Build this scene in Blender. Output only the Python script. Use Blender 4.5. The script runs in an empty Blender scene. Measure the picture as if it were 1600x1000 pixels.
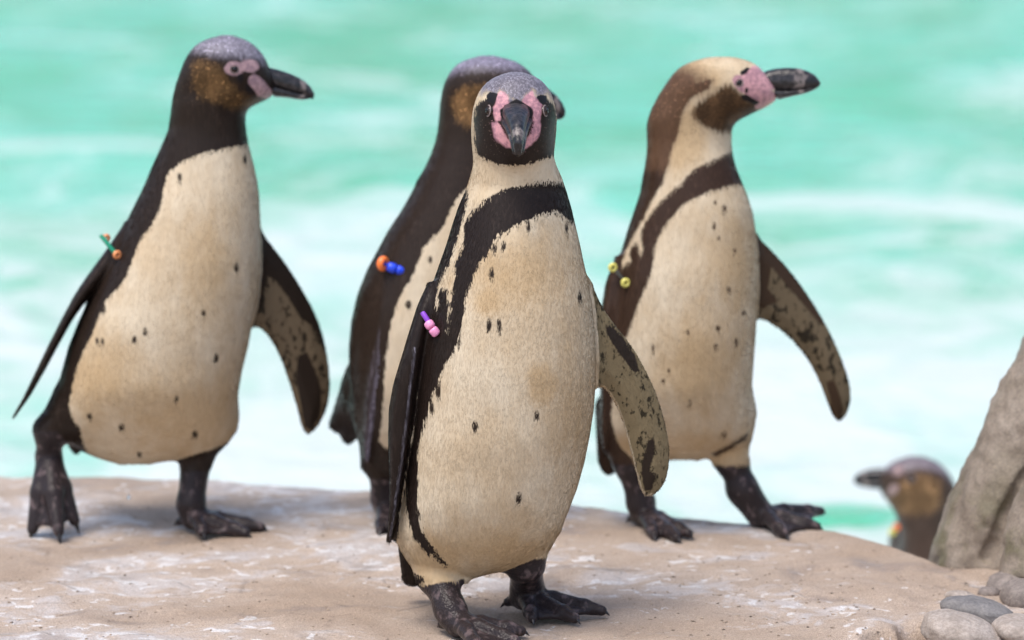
import bpy, math, random
import numpy as np
from mathutils import Vector, Matrix

random.seed(7)
rng = np.random.default_rng(11)
scene = bpy.context.scene
COL = scene.collection
R = math.radians

# ------------------------------------------------------------------ camera
F = 6000.0                      # focal length in photograph pixels (1600 wide)
H = 1.10                        # camera height above the bank
PITCH = math.atan(1057.0 / F)
cam_d = bpy.data.cameras.new('camera')
cam = bpy.data.objects.new('camera', cam_d)
COL.objects.link(cam)
cam.location = (0, 0, H)
cam.rotation_euler = (math.pi / 2 - PITCH, 0, 0)
cam_d.sensor_width = 36.0
cam_d.lens = 36.0 * F / 1600.0
cam_d.clip_start = 0.1
cam_d.clip_end = 400
cam_d.dof.use_dof = True
cam_d.dof.focus_distance = 4.28
cam_d.dof.aperture_fstop = 3.3
cam_d.dof.aperture_blades = 9
scene.camera = cam

# ------------------------------------------------------------------ world, sun, exposure
SUN_EL, SUN_AZ = 66.0, 220.0     # high veiled sun over the viewer's left shoulder
world = bpy.data.worlds.new('World')
scene.world = world
world.use_nodes = True
wn = world.node_tree.nodes
sky = wn.new('ShaderNodeTexSky')
sky.sky_type = 'NISHITA'
sky.sun_disc = False
sky.sun_elevation = R(SUN_EL)
sky.sun_rotation = R(SUN_AZ)
sky.air_density = 1.0
sky.dust_density = 3.0
sky.ozone_density = 1.0
bg = wn['Background']
bg.inputs['Strength'].default_value = 0.15
world.node_tree.links.new(sky.outputs[0], bg.inputs['Color'])

sun_d = bpy.data.lights.new('sun', 'SUN')
sun = bpy.data.objects.new('sun', sun_d)
COL.objects.link(sun)
sun_d.energy = 1.5
sun_d.angle = R(28)
sun_d.color = (1.0, 0.95, 0.88)
sdir = Vector((math.sin(R(SUN_AZ)) * math.cos(R(SUN_EL)), math.cos(R(SUN_AZ)) * math.cos(R(SUN_EL)), math.sin(R(SUN_EL))))
sun.rotation_euler = sdir.to_track_quat('Z', 'Y').to_euler()

scene.view_settings.view_transform = 'Standard'
scene.view_settings.look = 'None'
scene.view_settings.exposure = 0.60
scene.view_settings.gamma = 1.0
scene.view_settings.use_curve_mapping = False
scene.cycles.use_denoising = True
scene.cycles.max_bounces = 6

# ------------------------------------------------------------------ geometry of the view
CT, ST = math.cos(PITCH), math.sin(PITCH)
FWD = np.array([0, CT, -ST]); UPV = np.array([0, ST, CT]); RT = np.array([1.0, 0, 0])
CAM = np.array([0, 0, H])

def ray(px, py):
    return FWD + (px - 800) / F * RT + (500 - py) / F * UPV
def on_ground(px, py, z=0.0):
    d = ray(px, py); t = (z - H) / d[2]
    return CAM + d * t
def at_y(px, py, Y):
    d = ray(px, py); return CAM + d * (Y / d[1])

# ------------------------------------------------------------------ numpy noise
_PERM = rng.random((32, 32, 32))
def vnoise(P):
    P = np.asarray(P, float)
    i = np.floor(P).astype(int); f = P - i; f = f * f * (3 - 2 * f)
    out = 0
    for dx in (0, 1):
        for dy in (0, 1):
            for dz in (0, 1):
                w = (f[:, 0] if dx else 1 - f[:, 0]) * (f[:, 1] if dy else 1 - f[:, 1]) * (f[:, 2] if dz else 1 - f[:, 2])
                out = out + w * _PERM[(i[:, 0] + dx) % 32, (i[:, 1] + dy) % 32, (i[:, 2] + dz) % 32]
    return out * 2 - 1
def fbm(P, oct=4, gain=.5):
    P = np.asarray(P, float); a = 1; s = 0
    for k in range(oct):
        s = s + a * vnoise(P * 2 ** k + k * 7.3); a *= gain
    return s

# ------------------------------------------------------------------ implicit solids
class Prim:
    def __init__(self, f, lo, hi, k=0.012, g='torso'):
        self.f, self.lo, self.hi, self.k, self.g = f, np.array(lo), np.array(hi), k, g

def smin(a, b, k):
    if k <= 0: return np.minimum(a, b)
    h = np.clip(0.5 + 0.5 * (b - a) / k, 0, 1)
    return b + (a - b) * h - k * h * (1 - h)

MG = 0.032
def evalp(prims, P):
    d = np.full(len(P), 0.2)
    for p in prims:
        m = ((P > p.lo - MG) & (P < p.hi + MG)).all(axis=1)
        ix = np.nonzero(m)[0]
        if len(ix):
            d[ix] = smin(d[ix], p.f(P[ix]), p.k)
    return d

def rcone(p1, r1, p2, r2, k=0.012, g='leg'):
    p1, p2 = np.array(p1, float), np.array(p2, float); ba = p2 - p1; bb = max(ba @ ba, 1e-12)
    def f(P):
        t = np.clip(((P - p1) @ ba) / bb, 0, 1)
        return np.linalg.norm(P - (p1 + t[:, None] * ba), axis=1) - (r1 + (r2 - r1) * t)
    r = max(r1, r2)
    return Prim(f, np.minimum(p1, p2) - r, np.maximum(p1, p2) + r, k, g)

def ellipsoid(c, r, k=0.02, g='torso', rot=None):
    c, r = np.array(c, float), np.array(r, float)
    M = np.array(rot) if rot is not None else np.eye(3)
    def f(P):
        q = (P - c) @ M.T
        k0 = np.linalg.norm(q / r, axis=1); k1 = np.linalg.norm(q / (r * r), axis=1)
        return k0 * (k0 - 1) / np.maximum(k1, 1e-9)
    rr = r.max()
    return Prim(f, c - rr, c + rr, k, g)

def tri(p1, p2, p3, r, k=0.004, g='leg'):
    p = [np.array(q, float) for q in (p1, p2, p3)]
    e = [p[1] - p[0], p[2] - p[1], p[0] - p[2]]
    n = np.cross(e[0], p[2] - p[0]); nn = n @ n
    def f(P):
        ins = np.ones(len(P), bool); dd = np.full(len(P), 1e9)
        for i in range(3):
            v = P - p[i]
            ins &= (v @ np.cross(n, e[i])) > 0
            t = np.clip((v @ e[i]) / (e[i] @ e[i]), 0, 1)
            dd = np.minimum(dd, ((v - t[:, None] * e[i]) ** 2).sum(1))
        pl = ((P - p[0]) @ n) ** 2 / nn
        return np.sqrt(np.where(ins, pl, dd)) - r
    st = np.array(p)
    return Prim(f, st.min(0) - r, st.max(0) + r, k, g)

def poly_sdf(pts, Q):
    """signed distance, positive inside"""
    pts = np.asarray(pts, float); n = len(pts)
    d = np.full(len(Q), 1e18); s = np.zeros(len(Q), bool)
    for i in range(n):
        a, b = pts[i], pts[(i + 1) % n]
        e = b - a; w = Q - a
        t = np.clip((w @ e) / max(e @ e, 1e-12), 0, 1)
        d = np.minimum(d, ((w - t[:, None] * e) ** 2).sum(1))
        c = (a[1] > Q[:, 1]) != (b[1] > Q[:, 1])
        with np.errstate(divide='ignore', invalid='ignore'):
            xx = (b[0] - a[0]) * (Q[:, 1] - a[1]) / (b[1] - a[1]) + a[0]
        s ^= c & (Q[:, 0] < xx)
    return np.where(s, np.sqrt(d), -np.sqrt(d))

def smooth_poly(pts, n=2):
    p = np.asarray(pts, float)
    for _ in range(n):
        q = np.roll(p, -1, 0)
        p = np.stack([p * .75 + q * .25, p * .25 + q * .75], 1).reshape(-1, 2)
    return p

class Frame:
    """a bird's own frame: a right, b away from the viewer's side, c up; (0,0,0) on the ground between its feet"""
    def __init__(self, px, py, z=0.0, origin=None):
        self.px, self.py = px, py
        self.o = on_ground(px, py, z) if origin is None else np.array(origin)
        v = self.o - CAM; self.D = v @ FWD
        r = v / np.linalg.norm(v)
        eu = UPV - (UPV @ r) * r; eu /= np.linalg.norm(eu)
        ex = np.cross(r, eu)
        self.M = np.stack([ex, r, eu], 1)          # columns
        self.s = self.D / F; self.d = np.linalg.norm(v)
        self.phi = math.asin(-r[2])
    def L(self, px, py, b=0.0):
        k = self.s * (1 + b / self.d)
        return np.array([(px - self.px) * k, b, (self.py - py) * k])
    def up(self, py):                               # depth that keeps a point upright above the feet
        return -(self.py - py) * self.s * math.tan(self.phi)
    def W(self, P):
        return np.asarray(P) @ self.M.T + self.o
    def inv(self, Wp):
        return (np.asarray(Wp) - self.o) @ self.M
    def pix(self, P):
        k = self.s * (1 + P[:, 1] / self.d)
        return np.stack([P[:, 0] / k + self.px, self.py - P[:, 2] / k], 1)

def rows_solid(fr, rows, depth, off, n=2.2, sig=6.0, k=0.02, g='torso', lean=True):
    """rows: (py, left px, right px); depth / off: (py, half depth in m) and (py, centre offset in m)"""
    rows = np.array(rows, float); depth = np.array(depth, float); off = np.array(off, float)
    ys = np.arange(rows[0, 0], rows[-1, 0] + .5, 1.0)
    xl = np.interp(ys, rows[:, 0], rows[:, 1]); xr = np.interp(ys, rows[:, 0], rows[:, 2])
    dep = np.interp(ys, depth[:, 0], depth[:, 1]); of = np.interp(ys, off[:, 0], off[:, 1])
    m = int(sig * 3); kx = np.exp(-.5 * (np.arange(-m, m + 1) / sig) ** 2); kx /= kx.sum()
    def sm(v, s=1):
        p = np.concatenate([2 * v[0] - v[1:m + 1][::-1], v, 2 * v[-1] - v[-m - 1:-1][::-1]])
        return np.convolve(p, kx, 'valid')
    inner = np.clip(np.minimum(np.arange(len(ys)), np.arange(len(ys))[::-1]) / 60.0, 0, 1)
    d2 = dep
    for _ in range(14): d2 = sm(d2)
    xl, xr, of = sm(xl), sm(xr), sm(sm(of)); dep = sm(dep) * (1 - inner) + d2 * inner
    cs = (fr.py - ys) * fr.s
    ac = ((xl + xr) / 2 - fr.px) * fr.s; ah = np.maximum((xr - xl) / 2 * fr.s, 1e-3)
    dep = np.maximum(dep, 1e-3)
    if lean: of = of - cs * math.tan(fr.phi)
    kk = 1 + of / fr.d
    cs, ac, ah = cs * kk, ac * kk, ah * kk
    cr = cs[::-1]
    def f(P):
        c = P[:, 2]
        A = np.interp(c, cr, ac[::-1]); h = np.interp(c, cr, ah[::-1])
        B = np.interp(c, cr, dep[::-1]); O = np.interp(c, cr, of[::-1])
        q = (np.abs((P[:, 0] - A) / h) ** n + np.abs((P[:, 1] - O) / B) ** n) ** (1 / n)
        d = (q - 1) * np.minimum(h, B)
        return np.maximum(d, np.maximum(c - cs[0], cs[-1] - c))
    lo = [(ac - ah).min(), (of - dep).min(), cs[-1]]; hi = [(ac + ah).max(), (of + dep).max(), cs[0]]
    return Prim(f, lo, hi, k, g)

def plate(fr, poly, bfun, t, r, k=0.012, g='flipper', smooth=2):
    """flat blade: outline in the frame's a-c plane, half thickness t, lying at depth bfun(px, py)"""
    pp = smooth_poly(poly, smooth)
    kk = fr.s * (1 + bfun(pp[:, 0], pp[:, 1]) / fr.d)
    L = np.stack([(pp[:, 0] - fr.px) * kk, (fr.py - pp[:, 1]) * kk], 1)
    def f(P):
        d2 = -poly_sdf(L, P[:, [0, 2]])
        px = fr.pix(P)
        w = np.abs(P[:, 1] - bfun(px[:, 0], px[:, 1]))
        tt = t * np.clip(-d2 / 0.016, 0.12, 1) ** .6
        q1 = np.maximum(d2 + r, 0); q2 = np.maximum(w - np.maximum(tt - r, 0), 0)
        return np.sqrt(q1 ** 2 + q2 ** 2) + np.minimum(np.maximum(d2 + r, w - tt + r), 0) - r
    b = bfun(pp[:, 0], pp[:, 1])
    lo = [L[:, 0].min(), b.min() - t, L[:, 1].min()]; hi = [L[:, 0].max(), b.max() + t, L[:, 1].max()]
    return Prim(f, lo, hi, k, g)

def mesh_sdf(prims, h, iters=2):
    lo = np.min([p.lo for p in prims], 0) - 4 * h; hi = np.max([p.hi for p in prims], 0) + 4 * h
    hc = 4 * h
    nc = np.ceil((hi - lo) / hc).astype(int) + 1
    ax = [lo[i] + hc * np.arange(nc[i]) for i in range(3)]
    G = np.stack(np.meshgrid(*ax, indexing='ij'), -1).reshape(-1, 3)
    C = evalp(prims, G).reshape(nc)
    V = C.repeat(4, 0).repeat(4, 1).repeat(4, 2)
    near = (np.abs(V) < 0.021)
    ix = np.argwhere(near)
    V = V.copy()
    V[near] = evalp(prims, lo + ix * h)
    ins = V < 0
    n = V.shape
    corner = [(0,0,0),(1,0,0),(0,1,0),(1,1,0),(0,0,1),(1,0,1),(0,1,1),(1,1,1)]
    cnt = np.zeros([q - 1 for q in n], np.uint8)
    for dx, dy, dz in corner:
        cnt += ins[dx:n[0]-1+dx, dy:n[1]-1+dy, dz:n[2]-1+dz]
    act = (cnt > 0) & (cnt < 8)
    cells = np.argwhere(act)
    idm = np.full(act.shape, -1, np.int64); idm[act] = np.arange(len(cells))
    cv = np.stack([V[cells[:,0]+c[0], cells[:,1]+c[1], cells[:,2]+c[2]] for c in corner], 1)
    acc = np.zeros((len(cells), 3)); num = np.zeros(len(cells))
    edges = [(0,1),(2,3),(4,5),(6,7),(0,2),(1,3),(4,6),(5,7),(0,4),(1,5),(2,6),(3,7)]
    ca = np.array(corner, float)
    for i, j in edges:
        m = (cv[:, i] < 0) != (cv[:, j] < 0)
        t = np.where(m, cv[:, i] / np.where(m, cv[:, i] - cv[:, j], 1), 0)
        acc += np.where(m[:, None], ca[i] + t[:, None] * (ca[j] - ca[i]), 0); num += m
    verts = lo + (cells + acc / num[:, None]) * h
    quads = []
    for a in range(3):
        b, c = (a + 1) % 3, (a + 2) % 3
        sl0 = [slice(None)] * 3; sl1 = [slice(None)] * 3
        sl0[a] = slice(0, -1); sl1[a] = slice(1, None)
        ch = ins[tuple(sl0)] != ins[tuple(sl1)]
        e = np.argwhere(ch)
        ok = (e[:, b] > 0) & (e[:, c] > 0) & (e[:, b] < n[b] - 1) & (e[:, c] < n[c] - 1)
        e = e[ok]
        def cid(db, dc):
            q = e.copy(); q[:, b] += db; q[:, c] += dc
            return idm[q[:, 0], q[:, 1], q[:, 2]]
        Q = np.stack([cid(-1, -1), cid(0, -1), cid(0, 0), cid(-1, 0)], 1)
        flip = ~ins[e[:, 0], e[:, 1], e[:, 2]]
        Q[flip] = Q[flip][:, ::-1]
        quads.append(Q)
    quads = np.concatenate(quads)
    quads = quads[(quads >= 0).all(1)]
    ed = np.concatenate([quads[:, [0, 1]], quads[:, [1, 2]], quads[:, [2, 3]], quads[:, [3, 0]]])
    deg = np.bincount(ed[:, 0], minlength=len(verts))
    deg = np.maximum(deg, 1)
    for it in range(iters * 2):
        s = np.stack([np.bincount(ed[:, 0], verts[ed[:, 1], q], len(verts)) for q in range(3)], 1) / deg[:, None]
        verts = verts + (s - verts) * (0.5 if it % 2 == 0 else -0.42)
    return verts, quads

def make_mesh(name, verts, faces, smooth=True):
    me = bpy.data.meshes.new(name)
    verts = np.asarray(verts, np.float32); faces = np.asarray(faces, np.int32)
    me.vertices.add(len(verts)); me.vertices.foreach_set('co', verts.ravel())
    k = faces.shape[1]
    me.loops.add(faces.size); me.loops.foreach_set('vertex_index', faces.ravel())
    me.polygons.add(len(faces)); me.polygons.foreach_set('loop_start', np.arange(0, faces.size, k, dtype=np.int32))
    if smooth: me.polygons.foreach_set('use_smooth', np.ones(len(faces), bool))
    me.update(calc_edges=True); me.validate()
    return me

def set_attr(me, name, vals):
    a = me.attributes.new(name, 'FLOAT', 'POINT'); a.data.foreach_set('value', np.asarray(vals, np.float32))

def obj(name, me, mat, parent=None, loc=None):
    o = bpy.data.objects.new(name, me); COL.objects.link(o)
    if mat is not None and not me.materials: me.materials.append(mat)
    if parent is not None: o.parent = parent
    if loc is not None: o.location = loc
    return o
def tag(o, label=None, cat=None, group=None, kind=None):
    if label: o['label'] = label
    if cat: o['category'] = cat
    if group: o['group'] = group
    if kind: o['kind'] = kind
    return o

def loft(rings, cap=True):
    """rings: list of (m,3) arrays -> verts, quads (ends closed by collapsing on the ring centre)"""
    m = len(rings[0]); rs = [np.repeat(rings[0].mean(0)[None], m, 0)] + list(rings) + [np.repeat(rings[-1].mean(0)[None], m, 0)]
    V = np.concatenate(rs); Q = []
    for i in range(len(rs) - 1):
        for j in range(m):
            Q.append((i*m+j, i*m+(j+1)%m, (i+1)*m+(j+1)%m, (i+1)*m+j))
    return V, np.array(Q)

# ------------------------------------------------------------------ material helpers
class NT:
    def __init__(self, name):
        self.m = bpy.data.materials.new(name); self.m.use_nodes = True
        self.t = self.m.node_tree; self.n = self.t.nodes; self.l = self.t.links
        self.b = self.n['Principled BSDF']
    def node(self, typ, **kw):
        n = self.n.new(typ)
        for k, v in kw.items(): setattr(n, k, v)
        return n
    def link(self, a, b): self.l.new(a, b)
    def sock(self, s, v):
        if hasattr(v, 'is_linked') or isinstance(v, bpy.types.NodeSocket): self.l.new(v, s)
        elif isinstance(v, (tuple, list)) and s.type == 'RGBA' and len(v) == 3: s.default_value = (*v, 1)
        else: s.default_value = v
    def math(self, op, a, b=None, c=None, clamp=False):
        n = self.node('ShaderNodeMath', operation=op, use_clamp=clamp)
        self.sock(n.inputs[0], a)
        if b is not None: self.sock(n.inputs[1], b)
        if c is not None: self.sock(n.inputs[2], c)
        return n.outputs[0]
    def attr(self, name):
        n = self.node('ShaderNodeAttribute'); n.attribute_name = name; return n.outputs['Fac']
    def coord(self, scale=(1, 1, 1), rot=(0, 0, 0)):
        if not hasattr(self, '_tc'): self._tc = self.node('ShaderNodeTexCoord').outputs['Object']
        n = self.node('ShaderNodeMapping'); n.inputs['Scale'].default_value = scale; n.inputs['Rotation'].default_value = rot
        self.link(self._tc, n.inputs['Vector']); return n.outputs[0]
    def noise(self, vec, scale=1.0, detail=2.0, rough=.5, dist=0.0):
        n = self.node('ShaderNodeTexNoise'); self.link(vec, n.inputs['Vector'])
        n.inputs['Scale'].default_value = scale; n.inputs['Detail'].default_value = detail
        n.inputs['Roughness'].default_value = rough; n.inputs['Distortion'].default_value = dist
        return n.outputs['Fac']
    def voro(self, vec, scale=1.0, feature='F1', out='Distance'):
        n = self.node('ShaderNodeTexVoronoi', feature=feature); self.link(vec, n.inputs['Vector']); n.inputs['Scale'].default_value = scale
        return n.outputs[out]
    def step(self, v, lo, hi, a=0.0, b=1.0):
        n = self.node('ShaderNodeMapRange', interpolation_type='SMOOTHSTEP')
        self.sock(n.inputs['Value'], v); self.sock(n.inputs['From Min'], lo); self.sock(n.inputs['From Max'], hi)
        self.sock(n.inputs['To Min'], a); self.sock(n.inputs['To Max'], b); return n.outputs[0]
    def mix(self, f, a, b, typ='MIX'):
        n = self.node('ShaderNodeMix', data_type='RGBA', blend_type=typ)
        self.sock(n.inputs[0], f); self.sock(n.inputs[6], a); self.sock(n.inputs[7], b); return n.outputs[2]
    def mixf(self, f, a, b):
        n = self.node('ShaderNodeMix', data_type='FLOAT')
        self.sock(n.inputs[0], f); self.sock(n.inputs[2], a); self.sock(n.inputs[3], b); return n.outputs[0]
    def bump(self, h, strength=.3, dist=.002, normal=None):
        n = self.node('ShaderNodeBump'); n.inputs['Strength'].default_value = strength; n.inputs['Distance'].default_value = dist
        self.sock(n.inputs['Height'], h)
        if normal is not None: self.link(normal, n.inputs['Normal'])
        return n.outputs[0]

def plain(name, col, rough=.5, noise=0.0, spec=.5, bump=0.0, scale=200):
    t = NT(name)
    t.b.inputs['Roughness'].default_value = rough; t.b.inputs['Specular IOR Level'].default_value = spec
    if noise:
        nz = t.noise(t.coord((scale,) * 3), 1, 3)
        v = t.step(nz, .3, .7, 1 - noise, 1 + noise)
        t.link(t.mix(1.0, col, v, 'MULTIPLY'), t.b.inputs['Base Color'])
        if bump: t.link(t.bump(nz, bump, .002), t.b.inputs['Normal'])
    else:
        t.b.inputs['Base Color'].default_value = (*col, 1)
    return t.m

CREAM, BUFF = (0.675, 0.575, 0.425), (0.49, 0.34, 0.18)
def feather_mat(name, layers, cream=CREAM, buff=BUFF, loose=False):
    """layers: (attribute, colour, softness mm, ragged mm, roughness, kind); loose: for the single feathers lying on the body"""
    t = NT(name)
    streak = t.noise(t.coord((330, 330, 60)), 1, 2, .6)
    mid = t.noise(t.coord((55, 55, 28)), 1, 3, .6)
    broad = t.noise(t.coord((14, 14, 9)), 1, 2, .55)
    tone, tip = t.attr('tone'), t.attr('tip')
    col = t.mix(t.step(t.math('MULTIPLY_ADD', mid, .35, broad), .50, .86), cream, buff_mid(cream, buff))
    st = t.attr('stain')
    col = t.mix(t.step(t.math('MULTIPLY_ADD', t.math('SUBTRACT', mid, .5), 14.0, st), -11, 11, 0.0, .75), col, buff)
    rough = 0.72
    n0 = t.math('SUBTRACT', streak, .5)
    n1 = t.math('SUBTRACT', mid, .5)
    for a, c, soft, rag, rg, kind in layers:
        v = t.math('MULTIPLY_ADD', n1 if kind in ('skin', 'pink') else n0, rag * 2.4, t.attr(a))
        fac = t.step(v, -soft, soft)
        if kind == 'dark':
            wear = t.step(t.math('ADD', t.math('MULTIPLY', streak, .55), t.math('MULTIPLY', mid, .45)), .52, .70, 0, .28)
            wear = t.math('ADD', wear, t.math('MULTIPLY', tip, .14))
            cc = t.mix(wear, c, tuple(min(1, x * 3.0 + .008) for x in c))
        elif kind == 'cheek':
            cc = t.mix(t.step(t.math('ADD', t.math('MULTIPLY', tip, .5), mid), .45, .95), tuple(x * .55 for x in c), tuple(min(1, x * 2.0) for x in c))
        elif kind == 'crown_sheen':
            cc = t.mix(t.step(t.math('MULTIPLY_ADD', tip, .3, streak), .42, .80), c, tuple(min(1, x * 1.8 + .05) for x in c))
        elif kind == 'skin':
            mm = t.noise(t.coord((90, 90, 60)), 1, 3, .55)
            cc = t.mix(t.step(mm, .52, .70), c, (0.125, 0.092, 0.092))
        elif kind == 'wing':
            ww = t.noise(t.coord((150, 150, 90)), 1, 3, .6)
            cc = t.mix(t.step(t.math('MULTIPLY_ADD', mid, .5, ww), .76, .90), c, tuple(x * .16 for x in c))
        elif kind == 'pink':
            pk = t.noise(t.coord((210, 210, 210)), 1, 3, .6)
            cc = t.mix(t.step(t.math('MULTIPLY_ADD', mid, .6, pk), .62, .98), c, (c[0] * .55, c[1] * .55, c[2] * .62))
        else:
            cc = c
        col = t.mix(fac, col, cc)
        rough = t.mixf(fac, rough, rg)
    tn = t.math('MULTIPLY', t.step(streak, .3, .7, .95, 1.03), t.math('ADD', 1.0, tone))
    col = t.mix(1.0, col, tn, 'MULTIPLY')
    t.link(col, t.b.inputs['Base Color']); t.sock(t.b.inputs['Roughness'], rough)
    t.b.inputs['Specular IOR Level'].default_value = .17
    if not loose:
        leg = t.step(t.attr('leg'), -1, 1)
        scale = t.math('MULTIPLY', t.voro(t.coord((420, 420, 420)), 1), leg)
        hb = t.math('ADD', t.math('MULTIPLY', streak, .25), t.math('MULTIPLY', scale, .7))
        t.link(t.bump(hb, .5, .0014), t.b.inputs['Normal'])
    return t.m
def buff_mid(c, b): return tuple(x * .55 + y * .45 for x, y in zip(c, b))

BEAK = None
def beak_mat():
    t = NT('beak horn')
    nz = t.noise(t.coord((160, 160, 160)), 1, 3, .6)
    pale = t.math('ADD', t.attr('pale'), t.math('MULTIPLY', t.math('SUBTRACT', nz, .5), 2.6))
    dark = t.mix(t.step(nz, .42, .68), (0.010, 0.009, 0.010), (0.045, 0.040, 0.042))
    t.link(t.mix(t.step(pale, .45, 1.1, 0, .8), dark, (0.24, 0.20, 0.185)), t.b.inputs['Base Color'])
    t.b.inputs['Roughness'].default_value = .30
    t.link(t.bump(nz, .6, .0016), t.b.inputs['Normal'])
    return t.m
M_BEAK = beak_mat()
M_CLAW = plain('claw horn', (0.016, 0.014, 0.015), .3, .3)
M_EYE = plain('eye brown', (0.03, 0.017, 0.013), .06)
M_PUPIL = plain('pupil black', (0.003, 0.003, 0.003), .05)
M_RING = plain('eye rim skin', (0.26, 0.20, 0.19), .5, .2)

def bead_mat(name, c):
    t = NT(name); t.b.inputs['Base Color'].default_value = (*c, 1); t.b.inputs['Roughness'].default_value = .28
    return t.m

# ------------------------------------------------------------------ bird builder
class Bird:
    def __init__(self, fr, name, label, h=0.0019, group='penguins standing on the bank', world_off=None):
        self.fr, self.h = fr, h
        self.prims = []; self.claws = []
        self.e = bpy.data.objects.new(name, None); COL.objects.link(self.e)
        self.e.empty_display_size = .05
        self.e.location = fr.o
        tag(self.e, label, 'penguin', group)
        self.marks = {}
    def add(self, *p): self.prims += p
    def wl(self, w): return self.fr.inv(w)
    def g(self, px, py, z): return self.fr.inv(on_ground(px, py, 0) + np.array([0, 0, z]))
    def foot(self, ankle, joint, toes, hind=None, lift=None, rs=1.0, hz=.016):
        """ankle: local point; joint: ground pixel under the ankle; toes: ground pixels of the three toe tips"""
        J = self.g(*joint, hz)
        self.add(rcone(ankle, .0165 * rs, J, .0155 * rs, .012))
        T = [self.g(*t, .0075) for t in toes]
        K = []
        for i, q in enumerate(T):
            m1 = J * .62 + q * .38 + self.fr.M.T @ np.array([0, 0, .004]); m2 = J * .22 + q * .78 + self.fr.M.T @ np.array([0, 0, .0015])
            self.add(rcone(J, .0115 * rs, m1, .0088 * rs, .006), rcone(m1, .0088 * rs, m2, .0082 * rs, .004), rcone(m2, .0085 * rs, q, .0062 * rs, .004))
            K.append((m1, m2, q))
            self.claws.append((m2, q))
        dn = self.fr.M.T @ np.array([0, 0, -.003])
        for i in range(2):
            e1 = K[i][1] * .45 + K[i][2] * .55 + dn; e2 = K[i+1][1] * .45 + K[i+1][2] * .55 + dn
            mid = (K[i][1] * .75 + K[i+1][1] * .25 + K[i+1][1] * .5 + K[i][1] * .5) / 2 + dn
            mid = (K[i][1] + K[i+1][1]) * .42 + (K[i][2] + K[i+1][2]) * .08 + dn
            self.add(tri(J, e1, mid, .0034), tri(J, mid, e2, .0034))
        if hind is not None:
            hq = self.g(*hind, .007); self.add(rcone(J, .008, hq, .0052, .006)); self.claws.append((J, hq))
    def claw_mesh(self, p, q, ln=.013, r=.0042):
        d = q - p; d = d / np.linalg.norm(d)
        dn = self.fr.M.T @ np.array([0, 0, -1.0])
        s = np.cross(d, dn); s /= np.linalg.norm(s); u = np.cross(s, d)
        rings = []
        for i in range(6):
            t = i / 5
            c = q - d * .003 + d * ln * t + dn * (.0055 * t * t) + self.fr.M.T @ np.array([0, 0, .002])
            rr = r * (1 - t) ** .8 + .0004
            an = np.linspace(0, 2 * math.pi, 9)[:-1]
            rings.append(c + rr * (np.cos(an)[:, None] * s + np.sin(an)[:, None] * u))
        return loft(rings)
    def depth(self, px, py, front=True):
        """depth of the body's surface at a place of its outline plane"""
        bs = np.linspace(-.35, .25, 1200)
        k = self.fr.s * (1 + bs / self.fr.d)
        P = np.stack([(px - self.fr.px) * k, bs, (self.fr.py - py) * k], 1)
        d = evalp(self.prims, P); ins = np.nonzero(d < 0)[0]
        if len(ins) == 0: return 0.0
        return bs[ins[0] if front else ins[-1]]
    def local(self, name, V, Q, mat, parent=None, smooth=True):
        me = make_mesh(name, np.asarray(V) @ self.fr.M.T, Q, smooth)
        return obj(name, me, mat, parent or self.e)
    def build(self, name, lay, nf=65000, fl=.0058, fw=.00042, face=None):
        mat = feather_mat(name, lay)
        V, Q = mesh_sdf(self.prims, self.h)
        me = make_mesh('penguin_body', V @ self.fr.M.T, Q)
        gs = {}
        for p in self.prims:
            d = p.f(V); gs[p.g] = np.minimum(gs.get(p.g, 1e3), d)
        px = self.fr.pix(V); mm = self.fr.s * 1000
        attrs = {k: np.clip(v, -40, 40) for k, v in self.paint(V, px, gs, mm).items()}
        for k, v in attrs.items(): set_attr(me, k, v)
        self.body = obj('body', me, mat, self.e)
        for p, q in self.claws:
            v, f = self.claw_mesh(p, q); self.local('claw', v, f, M_CLAW)
        # single feathers lying on the skin
        fn = np.cross(V[Q[:, 2]] - V[Q[:, 0]], V[Q[:, 3]] - V[Q[:, 1]])
        N = np.stack([sum(np.bincount(Q[:, c], fn[:, k], len(V)) for c in range(4)) for k in range(3)], 1)
        N /= np.linalg.norm(N, axis=1)[:, None] + 1e-12
        ok = (attrs['leg'] < -2) & (attrs['pink'] < -1.0) & (attrs['black'] < -.6) & (gs.get('leg', np.full(len(V), 1.0)) > .0015)
        ix = rng.choice(np.nonzero(ok)[0], nf)
        P = V[ix]; n = N[ix]; pp = px[ix]
        D = np.tile([0, 0, -1.0], (nf, 1))
        ln = np.full(nf, fl)
        if face is not None:
            hb, y0, y1 = face
            w = np.clip((pp[:, 1] - y0) / (y1 - y0), 0, 1)[:, None]
            r = P - hb; r /= np.linalg.norm(r, axis=1)[:, None] + 1e-9
            D = r * (1 - w) + D * w
            ln = fl * (.55 + .45 * w[:, 0])
        for gname in ('flipper', 'flipper2'):
            if gname in gs: ln = np.where(gs[gname][ix] < .001, fl * .55, ln)
        D = D + rng.normal(0, .10, (nf, 3))
        D -= n * (D * n).sum(1)[:, None]; D /= np.linalg.norm(D, axis=1)[:, None] + 1e-9
        S = np.cross(n, D)
        ln = (ln * rng.uniform(.7, 1.3, nf))[:, None]; wd = (fw * rng.uniform(.7, 1.4, nf))[:, None]
        P = P + S * rng.uniform(-self.h, self.h, (nf, 1)) * .6 + D * rng.uniform(-self.h, self.h, (nf, 1)) * .6
        c0 = P - n * .0004
        c1 = P + D * ln * .55 + S * wd + n * (.00025)
        c2 = P + D * ln * .55 - S * wd + n * (.00025)
        c3 = P + D * ln + n * rng.uniform(.00005, .0003, (nf, 1))
        VV = np.stack([c0, c2, c3, c1], 1).reshape(-1, 3)
        fm = make_mesh('feathers', VV @ self.fr.M.T, np.arange(nf * 4).reshape(-1, 4))
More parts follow.
